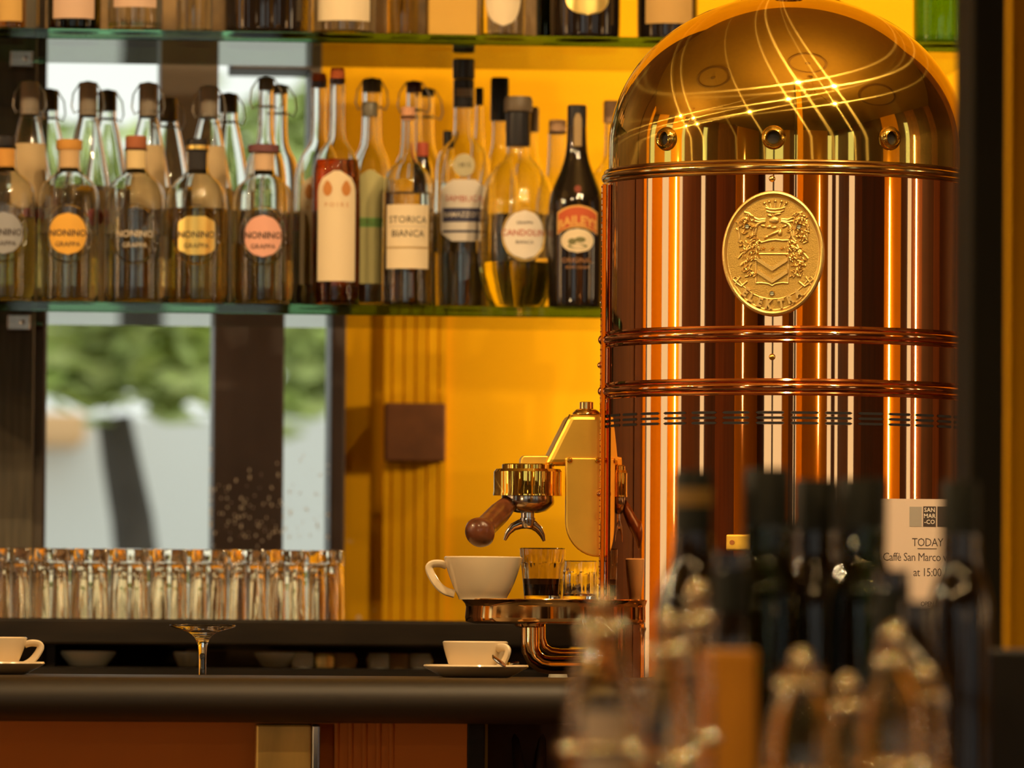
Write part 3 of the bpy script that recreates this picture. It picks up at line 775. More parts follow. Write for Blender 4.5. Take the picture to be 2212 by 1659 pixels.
longp = [(44, 650), (46, 640), (46, 380), (43, 345), (36, 318), (24, 300), (17, 275), (16, 190), (16, 172)]
swing(573, 150, YR1, 'long-necked swing-top bottle behind the pink-labelled grappa bottle', longp, capm=dcap, level=.4)
swing(603, 158, YR1+.10, 'second long-necked swing-top bottle just right of the first', longp, capm=dcap, seal=22, level=.4)
swing(802, 145, YR1+.045, 'clear swing-top bottle with a wide dark cap behind the green-labelled bottle', [(42, 650), (44, 640), (44, 380), (42, 340), (36, 312), (24, 290), (20, 270), (20, 190), (20, 170)], capm=dcap)
swing(893, 152, YR1+.02, 'swing-top bottle with a dark red stopper behind the cream-labelled bottle', longp, capm=mat('wine_stopper', (.10, .02, .02), .4))
swing(920, 160, YR1+.12, 'swing-top bottle with a black stopper, right of the dark red one', longp, capm=blackcap)
for px, top in ((66, 455), (204, 462), (625, 465)):
    Y = YR1-.012
# pear brandy bottles
red_foil = labm('orange_foil', (.72, .16, .04)); cream = paper
pear_m = labm('pear_print', (.55, .22, .05))
def pear(px, Y, lq, label, top, lev):
    th = bottle('brandy_bottle', label, px, Y, Z2, R0, [(50, 655), (52, 648), (52, 380), (49, 345), (38, 318), (24, 300), (17, 285), (16, 240), (16.5, 175), (17, 160)], glass_o, lq, lev, 'pear brandy bottles')
    cap(th, red_foil, 16, 172, top, 'stopper', .4)
    l = lab(th, cream, 52, 600, 362, 92, 'arch', off=OFF)
    k = th['_k']
    for s in (-1, 1):
        bm = bmesh.new(); n = 20; vs = []
        for q in range(n):
            a = 2*PI*q/n; rx = 11*(1-.38*max(0, math.sin(a))); vs.append(bm.verts.new(wrap((s*21+rx*math.cos(a))*k, (R0-400+17*math.sin(a))*k, 52*k+.0011, off=OFF)))
        bm.faces.new(vs); link('pear_print', bm, pear_m, l)
    txt(th, l, 'P O I R E', pear_m, 52, 436, 13, OFF, .0011, spacing=1.1)
    return th
pear(727, YF1, L_red, 'brandy bottle of red-brown spirit with two pears on its cream label', 137, .545+.10)
pear(688, YR1-.005, L_clear, 'brandy bottle with a cream label half hidden left of the red-brown one', 142, .1)
# green-labelled bottle
th = bottle('green_labelled_bottle', 'clear bottle with a pale green label between the pear brandy and the cream-labelled bottle', 797, YF1+.06, Z2, R0, [(46, 652), (48, 645), (48, 400), (44, 350), (30, 320), (20, 300), (17, 280), (16, 240), (16, 230)], glass_o, L_clear, .3)
cap(th, dcap, 17, 236, 205)
l = lab(th, labm('pale_green_paper', (.50, .46, .20)), 48, 600, 355, 84, 'arch'); l2 = lab(th, labm('green_band', (.16, .36, .10)), 48, 478, 458, 84, 'rect', 'band', thick=.0009)
txt(th, l, 'MERLOT', labm('olive_ink', (.16, .18, .04)), 48, 468, 18, 0, .0013)
# cream-labelled bottle
th = bottle('vodka_bottle', 'clear slim-necked bottle with a wide cream label and pink stopper', 880, YF1-.01, Z2, R0, [(50, 655), (53, 648), (54, 640), (54, 400), (50, 372), (36, 350), (22, 338), (17, 322), (14.5, 290), (14, 250), (16, 240)], glass_o, L_clear, .60)
cap(th, labm('pink_stopper', (.62, .30, .16)), 15, 248, 220)
l = lab(th, cream, 54, 572, 434, 106, 'rect', off=OFF)
txt(th, l, 'STORICA', ink, 54, 467, 21, OFF, .0011, spacing=1.05); txt(th, l, 'BIANCA', ink, 54, 497, 21, OFF, .0011)
lab(th, lite, 54, 482, 480, 90, 'rect', 'rule', off=OFF, thick=.0011).parent = l
lab(th, labm('ochre_rule', (.45, .30, .12)), 54, 528, 525, 106, 'rect', 'rule', off=OFF, thick=.0011).parent = l
# dark little bottle with red stripe
th = bottle('dark_bottle', 'small navy bottle with a red stripe peeping behind the cream-labelled bottle', 912, YR1-.035, Z2, R0, [(20, 652), (20, 400), (19, 350), (15, 335), (13, 320)], glass_bk)
cap(th, ink_red, 13, 330, 290)
# sambuca
th = bottle('sambuca_bottle', 'tall clear sambuca bottle with black neck foil and cream label with a navy band', 1000, YF1+.085, Z2, R0, [(54, 655), (58, 645), (60, 560), (60, 400), (60, 345), (56, 315), (40, 295), (26, 282), (22, 268), (21, 240), (21, 200)], glass_o, L_clear, .28)
cap(th, blackcap, 24, 150, 107, 'cap', .06); cap(th, blackcap, 22.5, 212, 152, 'neck_foil', .02); lab(th, lite, 22.5, 190, 172, 40, 'rect', 'neck_band', thick=.0008)
l = lab(th, paper_w, 60, 505, 372, 112, 'bulge', off=OFF)
txt(th, l, 'SAMBUCA', ink_red, 60, 414, 19, OFF, .0011, arc=-2)
bd = lab(th, ink_blue, 60, 463, 433, 100, 'rect', 'navy_band', off=OFF, thick=.001); bd.parent = l
txt(th, l, 'RAMAZZOTTI', paper_w, 60, 448, 15, OFF, .0016, bold=.0001)
lab(th, ink_blue, 60, 486, 481, 100, 'rect', 'rule', off=OFF, thick=.001).parent = l
k = th['_k']
l = lab(th, mat('glass_crest', (.55, .48, .28), .4), 59, 366, 316, 48, 'ellipse', 'crest', off=OFF, thick=.0006)
txt(th, l, '1815', ink, 59, 341, 15, OFF, .001)
# back black-capped
th = bottle('tall_bottle', 'clear bottle with a long black cap behind the round flask', 1078, YR1+.05, Z2, 652, [(44, 650), (46, 640), (46, 420), (40, 360), (26, 320), (18, 290), (16, 260), (16, 215)], glass_o, L_clear, .4)
cap(th, blackcap, 20, 232, 138, 'cap', .06)
th = bottle('small_bottle', 'slim bottle with a black cap between the sambuca and its neighbour, top only', 966, YR1+.08, Z2, 652, [(30, 650), (30, 400), (20, 330), (10, 300), (9, 280)], glass_o)
cap(th, blackcap, 10, 290, 253)
th = bottle('small_bottle', 'slim bottle with a black cap just right of the sambuca neck foil', 1034, YR1+.10, Z2, 652, [(30, 650), (30, 400), (20, 330), (10, 260), (9, 190)], glass_o)
cap(th, blackcap, 9, 195, 157)
# round flask
th = bottle('grappa_flask', 'round-bellied clear flask with an oval cream label and olive spirit at its bottom', 1118, YF1+.02, Z2, R0, [(44, 655), (58, 650), (72, 615), (83, 560), (86, 500), (84, 440), (74, 385), (56, 350), (37, 333), (27, 322), (24, 305), (24, 275)], glass_o, L_olive, .27, seg=56)
cap(th, blackcap, 27, 300, 225, 'neck_foil', .03); cap(th, mat('grey_brown_cap', (.14, .10, .06), .5), 31, 224, 192, 'stopper', .3)
OF2 = OFF+.14
l = lab(th, paper_w, 84.5, 548, 443, 92, 'ellipse', off=OF2, thick=.0012)
txt(th, l, 'CANDOLINI', ink_red, 84.5, 492, 19, OF2, .0018, bold=.0001); txt(th, l, 'GRAPPA', ink, 84.5, 470, 10, OF2, .0018); txt(th, l, 'BIANCA', ink, 84.5, 512, 11, OF2, .0018)
tubeo('label_border', brass_s, [wrap(49*th['_k']*math.cos(a*PI/20), (R0-495.5+56*math.sin(a*PI/20))*th['_k'], 84.5*th['_k']+.0012, off=OF2) for a in range(40)], .0008, th, 6, True)
th = bottle('brown_capped_bottle', 'clear bottle with a wide brown cap behind the round flask', 1142, YR1+.12, Z2, 652, [(40, 650), (42, 640), (42, 400), (30, 330), (20, 300), (18, 260), (18, 240)], glass_o)
cap(th, mat('brown_cap', (.22, .14, .07), .6), 21, 250, 196)
# back corked
th = bottle('corked_bottle', 'clear wide-necked bottle with a cork behind the black cream-liqueur bottle', 1203, YR1, Z2, 652, [(44, 650), (46, 640), (46, 430), (38, 385), (26, 360), (22, 340), (20, 280), (20, 258)], glass_o, L_clear, .3)
cap(th, cork, 19, 262, 232, 'cork')
th = bottle('corked_bottle', 'clear bottle with a cork right against the machine dome', 1320, YR1-.02, Z2, 652, [(44, 650), (46, 640), (46, 380), (38, 345), (24, 330), (16, 315), (15, 260), (15, 232)], glass_o, L_pale, .5)
cap(th, cork, 18, 238, 190, 'cork')
# cream liqueur
th = bottle('cream_liqueur_bottle', 'black cream-liqueur bottle with a red banner and oval farm picture', 1245, YF1-.04, Z2, R0, [(56, 655), (60, 645), (61, 560), (61, 440), (58, 410), (44, 375), (29, 340), (23, 310), (21, 270), (20, 215)], glass_bk)
cap(th, blackcap, 21, 262, 213, 'cap', .05)
lab(th, mat('neck_gold', (.36, .24, .10), .5), 21, 320, 232, 18, 'bulge', 'neck_label', thick=.0012)
rd = labm('rust_red', (.55, .10, .03)); gd = labm('gold_print', (.75, .40, .10))
l = lab(th, gd, 61, 497, 449, 96, 'rect', 'banner_border', off=OFF, thick=.0006, wave=.010)
l = lab(th, rd, 61, 493, 453, 90, 'rect', 'banner', off=OFF, thick=.001, wave=.010)
txt(th, l, 'BAILEYS', gd, 61, 467, 27, OFF, .0016, bold=.0006, arc=9)
l = lab(th, paper, 61, 536, 484, 74, 'ellipse', 'farm_picture', off=OFF, thick=.0008)
bm = bmesh.new()
for (cx_, cz_, w_, h_) in ((-12, 512, 9, 7), (6, 508, 12, 6), (0, 522, 22, 5)):
    bm.faces.new([bm.verts.new(wrap((cx_+w_*math.cos(q*PI/8))*th['_k'], (R0-cz_+h_*math.sin(q*PI/8))*th['_k'], 61*th['_k']+.0014, off=OFF)) for q in range(16)])
link('landscape_print', bm, labm('olive_print', (.18, .17, .07)), l)
txt(th, th, 'ORIGINAL', labm('copper_print', (.42, .20, .08)), 61, 553, 15, OFF, .0008); txt(th, th, 'IRISH CREAM', labm('copper_print', (.42, .20, .08)), 61, 568, 9, OFF, .0008)
lab(th, labm('dull_red_print', (.26, .06, .03)), 55, 406, 390, 15, 'ellipse', 'seal', off=OFF, thick=.0008)

# upper shelf, bottoms only
def top_b(px, w, gm, lq, lev, label, name='spirit_bottle', lm=None, lb=None, Y=YF1, hh=330, lw=None):
    ref = 68
    prof = [(w*.93, 68), (w, 60), (w, -80), (w*.95, -110), (w*.55, -140), (w*.3, -160), (w*.28, -230)]
    x = at(px, 40, Y).x
    th = thing(name, label, 'bottle', (x, Y, Z1), 'bottles on the upper shelf')
    k = sc(Y); out = chaikin([(r*k, (ref-y)*k) for r, y in prof], 2); bm = bmesh.new()
    if gm is glass_bk: lathe(bm, [(0, 0)]+out+[(0, out[-1][1])], 40)
    else: lathe(bm, wall_profile(out, .0022, .006), 40)
    link('glass_body', bm, gm, th); th['_k'] = k; th['_ref'] = ref
    if lq:
        hz = lev; ins = [(max(r-.0019, .0005), z) for r, z in out if .0062 < z < hz]
        bm = bmesh.new(); lathe(bm, [(0, .0058), (ins[0][0]*.9, .0058)]+ins+[(ins[-1][0], hz), (0, hz)], 40); link('liquid', bm, lq, th)
    cap(th, blackcap, w*.3, -228, -262)
    if lm: lab(th, lm, w, lb, -70, lw or w*1.75, 'rect', off=OFF)
    return th
pinkp = labm('rose_paper', (.62, .42, .30))
top_b(22, 34, glass_o, L_amber, .1, 'clear bottle with an amber label, leftmost on the upper shelf', lm=labm('amber_paper', (.60, .36, .10)), lb=44)
top_b(160, 58, glass_dg, None, 0, 'dark green bottle with a rose-tinted label on the upper shelf, above the post', lm=pinkp, lb=38, lw=100)
top_b(292, 60, glass_o, L_clear, .13, 'clear bottle with a rose-tinted label on the upper shelf', lm=pinkp, lb=12, lw=104)
top_b(420, 40, glass_o, L_clear, .1, 'clear unlabelled bottle on the upper shelf, left of the big dark one')
top_b(575, 92, glass_bk, None, 0, 'wide dark brown bottle on the upper shelf')
top_b(742, 70, glass_o, L_clear, .12, 'wide clear bottle with a cream label on the upper shelf', lm=cream, lb=35, lw=128)
top_b(870, 34, glass_o, L_gold, .1, 'narrow clear bottle of golden spirit on the upper shelf, left of the yellow carton')
b = thing('bottle_carton', 'tall yellow-brown bottle carton on the upper shelf', 'carton', (at(975, 40, YF1).x, YF1, Z1))
boxo('box', mat('ochre_card', (.62, .36, .06), .7, vary=.05), (-.034, .034, -.03, .03, 0, .22), b, bevel=.002); boxo('lid', mat('ochre_card'  , (0, 0, 0)), (-.035, .035, -.031, .031, .17, .222), b, bevel=.002)
th = top_b(1085, 50, glass_o, L_clear, .12, 'clear bottle with a round-bottomed cream label on the upper shelf, right of the carton')
lab(th, cream, 50, 40, -90, 86, 'ellipse', off=OFF)
th = top_b(1265, 76, glass_bk, None, 0, 'broad black bottle with a gold-trimmed label on the upper shelf')
lab(th, ogold, 76, 16, -60, 100, 'ellipse', off=OFF)
th = top_b(1442, 66, glass_bk, None, 0, 'dark bottle with a gold label on the upper shelf, left of the dome', lm=labm('dull_gold_paper', (.55, .33, .10)), lb=30)
top_b(2034, 62, glassmat('bright_green_glass', (.30, .62, .10)), L_olive, .13, 'bright green bottle on the upper shelf right of the dome')
top_b(1180, 22, glass_dg, None, 0, 'slim dark green bottle on the upper shelf, between two broader ones', Y=YR1)

# ------------------------------------------------------------------ the copper and brass coffee machine
mc = thing('espresso_machine', 'large upright copper and brass espresso machine with a domed top and oval crest', 'espresso machine', (MX, MY, ZC0))
K = sc(8.0)
def mz(y, x=1300): return at(x, y, MY).z-ZC0
RB = 396*K
body_prof = [(0, .0), (RB*1.0, 0.0), (RB, .004), (RB, mz(377)), (0, mz(377))]
latheo('body', copper, body_prof, mc, 160)
# dome
dz = DZ0-ZC0
dp = [(0, mz(377)), (DA*1.0, mz(377)), (DA, dz)]
for i in range(1, 40):
    a = PI/2*i/40; dp.append((DA*math.cos(a), dz+DB*math.sin(a)))
dp.append((0, dz+DB))
latheo('dome', brass, dp, mc, 160)
def ring(name, y, R, r, m, double=False):
    bm = bmesh.new(); z = mz(y)
    pr = [(R+r*math.cos(a), z+r*math.sin(a)) for a in [PI*2*i/14 for i in range(14)]]; pr.append(pr[0])
    lathe(bm, pr, 160)
    if double:
        for dzz in (r*1.35, -r*1.35):
            pr = [(R+r*.4*math.cos(a), z+dzz+r*.45*math.sin(a)) for a in [PI*2*i/8 for i in range(8)]]; pr.append(pr[0]); lathe(bm, pr, 160)
    bmesh.ops.remove_doubles(bm, verts=bm.verts[:], dist=1e-6)
    return link(name, bm, m, mc)
ring('band', 383, RB, 9*K, brass_g, True)
ring('band', 735, RB, 10*K, copper2, True)
ring('band', 846, RB, 10*K, copper2, True)
# ventilation slots: flat black strips on the skin stand in for the dark openings
slot_edges = [(1308, 1320), (1326, 1347), (1356, 1387), (1396, 1435), (1445, 1491), (1503, 1555), (1566, 1624), (1635, 1695), (1707, 1768), (1779, 1837), (1848, 1903), (1915, 1963), (1974, 2015), (2026, 2060)]
bm = bmesh.new(); bmr = bmesh.new()
n = 34; pitch = 2*PI/n; c0 = az(1665)/1.0
a_c = base_a + math.asin((1665-1700)/399)
for g_ in range(n):
    ac = a_c+g_*pitch
    for dy in (-11, 0, 11):
        z = mz(911+dy); hw = pitch*.42; hr = 2.7*K
        for bm_, grow, rr_ in ((bmr, 1.2*K, .0002), (bm, 0, .0005)):
            vs = []
            hwm = hw*RB
            for q in range(12): 
                a = -PI/2+PI*q/11; vs.append((hwm-hr+(hr+grow)*math.cos(a), (hr+grow)*math.sin(a)))
            for q in range(12):
                a = PI/2+PI*q/11; vs.append((-hwm+hr+(hr+grow)*math.cos(a), (hr+grow)*math.sin(a)))
            # strip so that it follows the curve
            cols = [-hwm-grow+(2*(hwm+grow))*i/12 for i in range(13)]
            prev = None
            for u in cols:
                e = max(0, abs(u)-(hwm-hr)); h_ = math.sqrt(max(0, (hr+grow)**2-e*e))
                a = ac+u/RB; R_ = RB+rr_
                p = [bm_.verts.new((R_*math.cos(a), R_*math.sin(a), z-h_)), bm_.verts.new((R_*math.cos(a), R_*math.sin(a), z+h_))]
                if prev: bm_.faces.new((prev[0], p[0], p[1], prev[1]))
                prev = p
link('slot_rims', bmr, copper2, mc); link('ventilation_slots', bm, black, mc)
# portholes on the dome
def on_front(px, py, R):
    """point on the vertical cylinder of radius R seen at a pixel"""
    d = ray(px, py); o = CAM-Vector((MX, MY, 0)); A = d.x**2+d.y**2; B = o.x*d.x+o.y*d.y; Cc = o.x**2+o.y**2-R*R
    D = max(0, B*B-A*Cc); t = (-B-math.sqrt(D))/A; return CAM+d*t
def dome_pt(px, py):
    d = ray(px, py).normalized(); o = CAM-Vector((MX, MY, DZ0))
    S = Vector((1/DA, 1/DA, 1/DB)); od = Vector((o.x*S.x, o.y*S.y, o.z*S.z)); dd = Vector((d.x*S.x, d.y*S.y, d.z*S.z))
    A = dd.dot(dd); B = od.dot(dd); D = max(0, B*B-A*(od.dot(od)-1)); t = (-B-math.sqrt(D))/A; p = o+d*t
    n = Vector((p.x/DA**2, p.y/DA**2, p.z/DB**2)).normalized(); return p+Vector((MX, MY, DZ0)), n
for px, py in ((1440, 300), (1671, 297), (1922, 299), (2084, 300)):
    p, nrm = dome_pt(px, py); R_ = nrm.to_track_quat('Z', 'Y').to_matrix().to_4x4()
    bm = bmesh.new(); r = 17*K
    lathe(bm, [(r*1.55, -.004), (r*1.5, .002), (r*1.25, .0065), (r*.95, .008), (r*.75, .0055), (r*.72, 0), (r*.74, -.004)], 32)
    bmesh.ops.transform(bm, verts=bm.verts[:], matrix=R_)
    e = link('porthole', bm, brass, mc, loc=p-Vector(mc.location))
    bm = bmesh.new(); lathe(bm, [(0, .0012), (r*.78, .0012)], 24); bmesh.ops.transform(bm, verts=bm.verts[:], matrix=R_)
    link('hole', bm, black, e)
# finial base of leaves on the top of the dome
bm = bmesh.new(); za = dz+DB
lathe(bm, [(.045, -.012+za), (.040, za-.002), (.022, za+.006), (.014, za+.025), (.02, za+.035), (0, za+.045)], 32)
for i in range(14):
    a = i*2*PI/14
    for r_, s_ in ((.055, .012), (.038, .010)):
        m_ = Matrix.Translation((r_*math.cos(a), r_*math.sin(a), za-.010+(.006 if r_ < .05 else -.003))) @ Matrix.Rotation(a, 4, 'Z') @ Matrix.Diagonal((1.5, .7, .6, 1))
        bmesh.ops.create_icosphere(bm, subdivisions=2, radius=s_, matrix=m_)
link('finial', bm, brass_g, mc)
# seam strip with studs at the left edge
xe = at(1299, 700, MY).x-MX; 
fl_ = bmesh.new(); box(fl_, xe-.0015, xe+.004, -.02, -.004, mz(1340), mz(400)); seam = link('seam_strip', fl_, copper2, mc, smooth=False, bevel=.001)
for y in (790, 1067):
    bm = bmesh.new(); bmesh.ops.create_uvsphere(bm, u_segments=14, v_segments=8, radius=7*K); link('stud', bm, copper2, mc, loc=(xe-.002, -.012, mz(y)))
for y in (735, 846):
    bm = bmesh.new(); bmesh.ops.create_uvsphere(bm, u_segments=14, v_segments=8, radius=11*K); link('stud', bm, copper2, mc, loc=(xe+.001, -.012, mz(y)))
bm = bmesh.new()
for i in range(70):
    y = 405+i*13; bmesh.ops.create_icosphere(bm, subdivisions=1, radius=2.4*K, matrix=Matrix.Translation((xe-.0015, -.012, mz(y))))
link('beading', bm, copper2, seam)

# medallion
pm = on_front(1671, 548, RB); am = math.atan2(pm.y-MY, pm.x-MX)
E = bpy.data.objects.new('medallion_frame', None)
MD = bpy.data.objects.new('medallion', None)
mrot = Matrix.Rotation(am+PI/2, 4, 'Z')
A_, B_ = 111*K*.975, 136*K*.975
# plate lies in the local x-z plane facing -y
def oval(bm, prof, n=72):
    rings = []
    for f, y in prof:
        if f == 0: rings.append([bm.verts.new((0, y, 0))])
        else: rings.append([bm.verts.new((A_*f*math.cos(2*PI*i/n), y, B_*f*math.sin(2*PI*i/n))) for i in range(n)])
    for a, b in zip(rings, rings[1:]):
        for i in range(n):
            j = (i+1) % n
            if len(b) == 1: bm.faces.new((a[i], a[j], b[0]))
            else: bm.faces.new((a[i], a[j], b[j], b[i]))
bm = bmesh.new(); oval(bm, [(.99, .016), (1.0, -.003), (.985, -.0058), (.955, -.0066), (.925, -.0055), (.905, -.0030), (.88, -.0026)])
med = link('medallion', bm, brass_s, mc)
bm = bmesh.new(); oval(bm, [(.89, -.0027), (0, -.0027)]); field = link('field', bm, mat('aged_brass', (.60, .39, .09), .42, 1, bump=.3, bscale=900), med)
med.location = Vector((pm.x, pm.y, at(1671, 548, pm.y).z))-Vector(mc.location)+Vector((math.cos(am), math.sin(am), 0))*.004
med.rotation_euler = (0, 0, am+PI/2)
u = A_/598.0                                          # the zoomed view of the medallion: 1196 px wide, centre (690, 838)
def mp(x, y, d=0): return Vector(((x-690)*u, -.0026-d, -(y-838)*u*(B_/A_)*(598/727)))
def relief_tube(bm, pts, r, d=.0): 
    tube(bm, [mp(x, y, d) for x, y in pts], r, 8)
bm = bmesh.new()
sh = [(492, 690), (492, 1190), (560, 1180), (680, 1215), (800, 1180), (868, 1190), (868, 690)]
relief_tube(bm, [(492, 700), (492, 1185)], .0013); relief_tube(bm, [(868, 700), (868, 1185)], .0013)
relief_tube(bm, [(492, 1185), (560, 1180), (640, 1192), (680, 1215), (720, 1192), (800, 1180), (868, 1185)], .0015)
relief_tube(bm, [(485, 690), (560, 712), (640, 690), (720, 680), (800, 690), (875, 688)], .0016); relief_tube(bm, [(492, 845), (868, 845)], .0014)
for y0 in (905, 1045):
    pv = [(503, y0, 62), (682, y0+115, 62), (860, y0, 62)]
    for (xa_, ya_, w_), (xb_, yb_, _) in zip(pv, pv[1:]):
        q_ = [mp(xa_, ya_-24, .0), mp(xb_, yb_-24, .0), mp(xb_, yb_+24, .0), mp(xa_, ya_+24, .0)]
        f_ = [p+Vector((0, -.0030, 0)) for p in q_]
        va = [bm.verts.new(p) for p in q_]; vb = [bm.verts.new(p*1) for p in f_]
        bm.faces.new(vb)
        for i in range(4): bm.faces.new((va[i], va[(i+1) % 4], vb[(i+1) % 4], vb[i]))
for x in (578, 682, 790):                            # three stars
    pts = []
    for i in range(10):
        r_ = 32 if i % 2 == 0 else 14; a = PI/2+i*PI/5; pts.append((x+r_*math.cos(a), 785-r_*math.sin(a)))
    c = bm.verts.new(mp(x, 785, .0022)); vs = [bm.verts.new(mp(a, b, .0004)) for a, b in pts]
    for i in range(10): bm.faces.new((vs[i], vs[(i+1) % 10], c))
link('shield', bm, brass_s, med)
bm = bmesh.new()                                      # crown
relief_tube(bm, [(610, 345), (650, 360), (710, 365), (775, 358), (815, 340)], .0014); relief_tube(bm, [(600, 310), (650, 325), (710, 330), (775, 322), (828, 305)], .0014)
for x, y in ((585, 258), (640, 240), (712, 234), (785, 238), (840, 256)):
    relief_tube(bm, [(x*.6+710*.4, 325), (x, y)], .0011)
    bmesh.ops.create_icosphere(bm, subdivisions=2, radius=.0021, matrix=Matrix.Translation(mp(x, y, .0004)))
link('crown', bm, brass_s, med)
bm = bmesh.new()                                      # helmet and crest beast
for x, y, a, b, ang in ((700, 455, 62, 50, 0), (650, 400, 40, 22, -.5), (740, 385, 48, 20, .2), (690, 610, 110, 26, .42), (770, 600, 28, 46, 0), (610, 650, 34, 22, .5), (640, 530, 34, 28, 0), (570, 520, 36, 20, -.4), (820, 525, 36, 20, .4), (700, 540, 40, 24, 0)):
    bmesh.ops.create_icosphere(bm, subdivisions=2, radius=1, matrix=Matrix.Translation(mp(x, y, 0)) @ Matrix.Rotation(-ang, 4, 'Y') @ Matrix.Diagonal((a*u, .0024, b*u, 1)))
link('helmet', bm, brass_s, med)
bm = bmesh.new(); rr = random.Random(11)              # acanthus mantling, both sides
def leafs(s):
    X = (lambda x: x) if s < 0 else (lambda x: 1380-x)
    for pts in ([(600, 440), (520, 450), (450, 420), (400, 375), (350, 365)], [(600, 455), (520, 475), (440, 460), (390, 430), (340, 430), (300, 470)],
                [(600, 470), (540, 480), (500, 520), (485, 590), (470, 650), (430, 700)], [(580, 470), (510, 500), (465, 560), (450, 640)],
                [(480, 690), (420, 730), (380, 800), (330, 840), (280, 900)], [(470, 760), (400, 790), (350, 840)], [(450, 880), (400, 920), (330, 950), (310, 985)],
                [(440, 960), (400, 1010), (430, 1060), (400, 1100), (360, 1105)], [(300, 470), (280, 560), (300, 640), (290, 700), (340, 720)]):
        relief_tube(bm, [(X(x), y) for x, y in pts], .0018)
    for i in range(120):
        t = rr.random(); y = 380+t*720; w = 60+70*math.sin(PI*min(1, t*1.15)); cx_ = 395+40*t-30*math.sin(t*9)
        x = cx_+rr.uniform(-w, w); a = rr.uniform(0, PI)
        bmesh.ops.create_icosphere(bm, subdivisions=1, radius=1, matrix=Matrix.Translation(mp(X(x), y, 0)) @ Matrix.Rotation(a, 4, 'Y') @ Matrix.Diagonal((34*u*rr.uniform(.7, 1.3), .0034, 11*u, 1)))
leafs(-1); leafs(1)
link('mantling', bm, brass_s, med)
bm = bmesh.new()                                      # ribbon
def arc_pts(r, a0, a1, n, cx_=690, cy_=838, ry=1.0): return [(cx_+r*math.sin(a), cy_+r*ry*math.cos(a)) for a in [a0+(a1-a0)*i/n for i in range(n+1)]]
relief_tube(bm, arc_pts(640*.78, -1.02, 1.02, 24, ry=1.06), .0011); relief_tube(bm, arc_pts(640*.985, -.80, .80, 24, ry=1.06), .0012)
for s in (-1, 1):
    relief_tube(bm, [(690+s*300, 1160), (690+s*370, 1220), (690+s*420, 1190), (690+s*470, 1140)], .0017); relief_tube(bm, [(690+s*380, 1110), (690+s*420, 1160), (690+s*440, 1200)], .0016)
    relief_tube(bm, [(690+s*440, 1110), (690+s*480, 1150), (690+s*430, 1260)], .0014)
link('ribbon', bm, brass_s, med)
for ch, x, y, a in zip('ELEKTRA', (372, 442, 538, 640, 790, 893, 985), (1288, 1352, 1408, 1432, 1425, 1372, 1300), (-.62, -.48, -.30, -.12, .14, .38, .52)):
    p = mp(x, y, 0)
    text_flat('letter', ch, brass_s, med, (p.x, p.y+.0002, p.z), 140*u, depth=.0042, bold=.0008, rot=a, sx=.82)
for x, y in ((384, 525), (990, 530), (680, 1300)):
    bm = bmesh.new(); lathe(bm, [(0, .0022), (.0028, .0020), (.0034, 0)], 16); bmesh.ops.rotate(bm, verts=bm.verts[:], cent=(0, 0, 0), matrix=Matrix.Rotation(PI/2, 3, 'X'))
    s_ = link('screw', bm, brass_g, med, loc=mp(x, y, .0008)); boxo('slot', black, (-.0026, .0026, -.0025, -.0021, -.0004, .0004), s_)
for px, py in ((1668, 386), (1668, 771)):
    p = on_front(px, py, RB); bm = bmesh.new(); bmesh.ops.create_uvsphere(bm, u_segments=16, v_segments=10, radius=7*K)
    link('dome_nut', bm, brass, mc, loc=p-Vector(mc.location))
# small brass maker's plate low on the body
p = on_front(1600, 1172, RB); a = math.atan2(p.y-MY, p.x-MX)
bm = bmesh.new(); box(bm, -.018, .04, -.0025, .002, -.010, .010)
np_ = link('name_plate', bm, brass_p, mc, smooth=False, bevel=.003, loc=p-Vector(mc.location)); np_.rotation_euler = (0, 0, a+PI/2)
bm = bmesh.new(); lathe(bm, [(0, .001), (.003, .001), (.003, 0)], 12); bmesh.ops.rotate(bm, verts=bm.verts[:], cent=(0, 0, 0), matrix=Matrix.Rotation(PI/2, 3, 'X')); link('screw', bm, copper2, np_, loc=(-.010, -.003, 0))

traym = mat('tray_brass', (.84, .48, .17), .09, 1)
# the brewing group on the left
def g(px, py): v = at(px, py, MY); return (v.x-MX, v.z-ZC0)
gx, _ = g(1140, 1040)
hood = [g(x, y) for x, y in ((1228, 893), (1305, 893), (1305, 1003), (1172, 1003), (1182, 985))]
prismo('hood', brass_p, hood, -.02, .05, mc, bevel=.007)
tubeo('hood_edge', brass, [Vector((g(1236, 897)[0], -.012, g(1236, 897)[1])), Vector((g(1186, 1002)[0], -.012, g(1186, 1002)[1]))], 10*K, mc, 16)
cxn = g(1267, 880)[0]
latheo('nut', brass_g, [(0, mz(893)), (31*K, mz(893)), (30*K, mz(889)), (22*K, mz(882)), (15*K, mz(881)), (15*K, mz(867)), (14*K, mz(866)), (0, mz(866))], mc, 32, cx=cxn)
bm = bmesh.new(); pl_ = [g(1217, 987), g(1303, 987), g(1303, 1203), g(1292, 1203)]
for q in range(1, 9):
    a = PI/2*q/9; pl_.append(g(1290-73*math.sin(a), 1126+77*math.cos(a)))
pl_.append(g(1217, 1126)); prism(bm, pl_, -.026, -.018); sp_ = link('side_plate', bm, brass_p, mc, smooth=False, bevel=.0022)
for px in (1226, 1286):
    x_, z_ = g(px, 993); bm = bmesh.new(); bmesh.ops.create_uvsphere(bm, u_segments=14, v_segments=8, radius=6.5*K); link('rivet', bm, brass, sp_, loc=(x_, -.027, z_))
latheo('group_head', brass, [(0, mz(1002)), (55*K, mz(1002)), (57*K, mz(1004)), (57*K, mz(1012)), (70*K, mz(1013)), (75*K, mz(1019)), (75*K, mz(1062)), (76*K, mz(1066)), (76*K, mz(1071)), (0, mz(1071))], mc, 72, cx=gx)
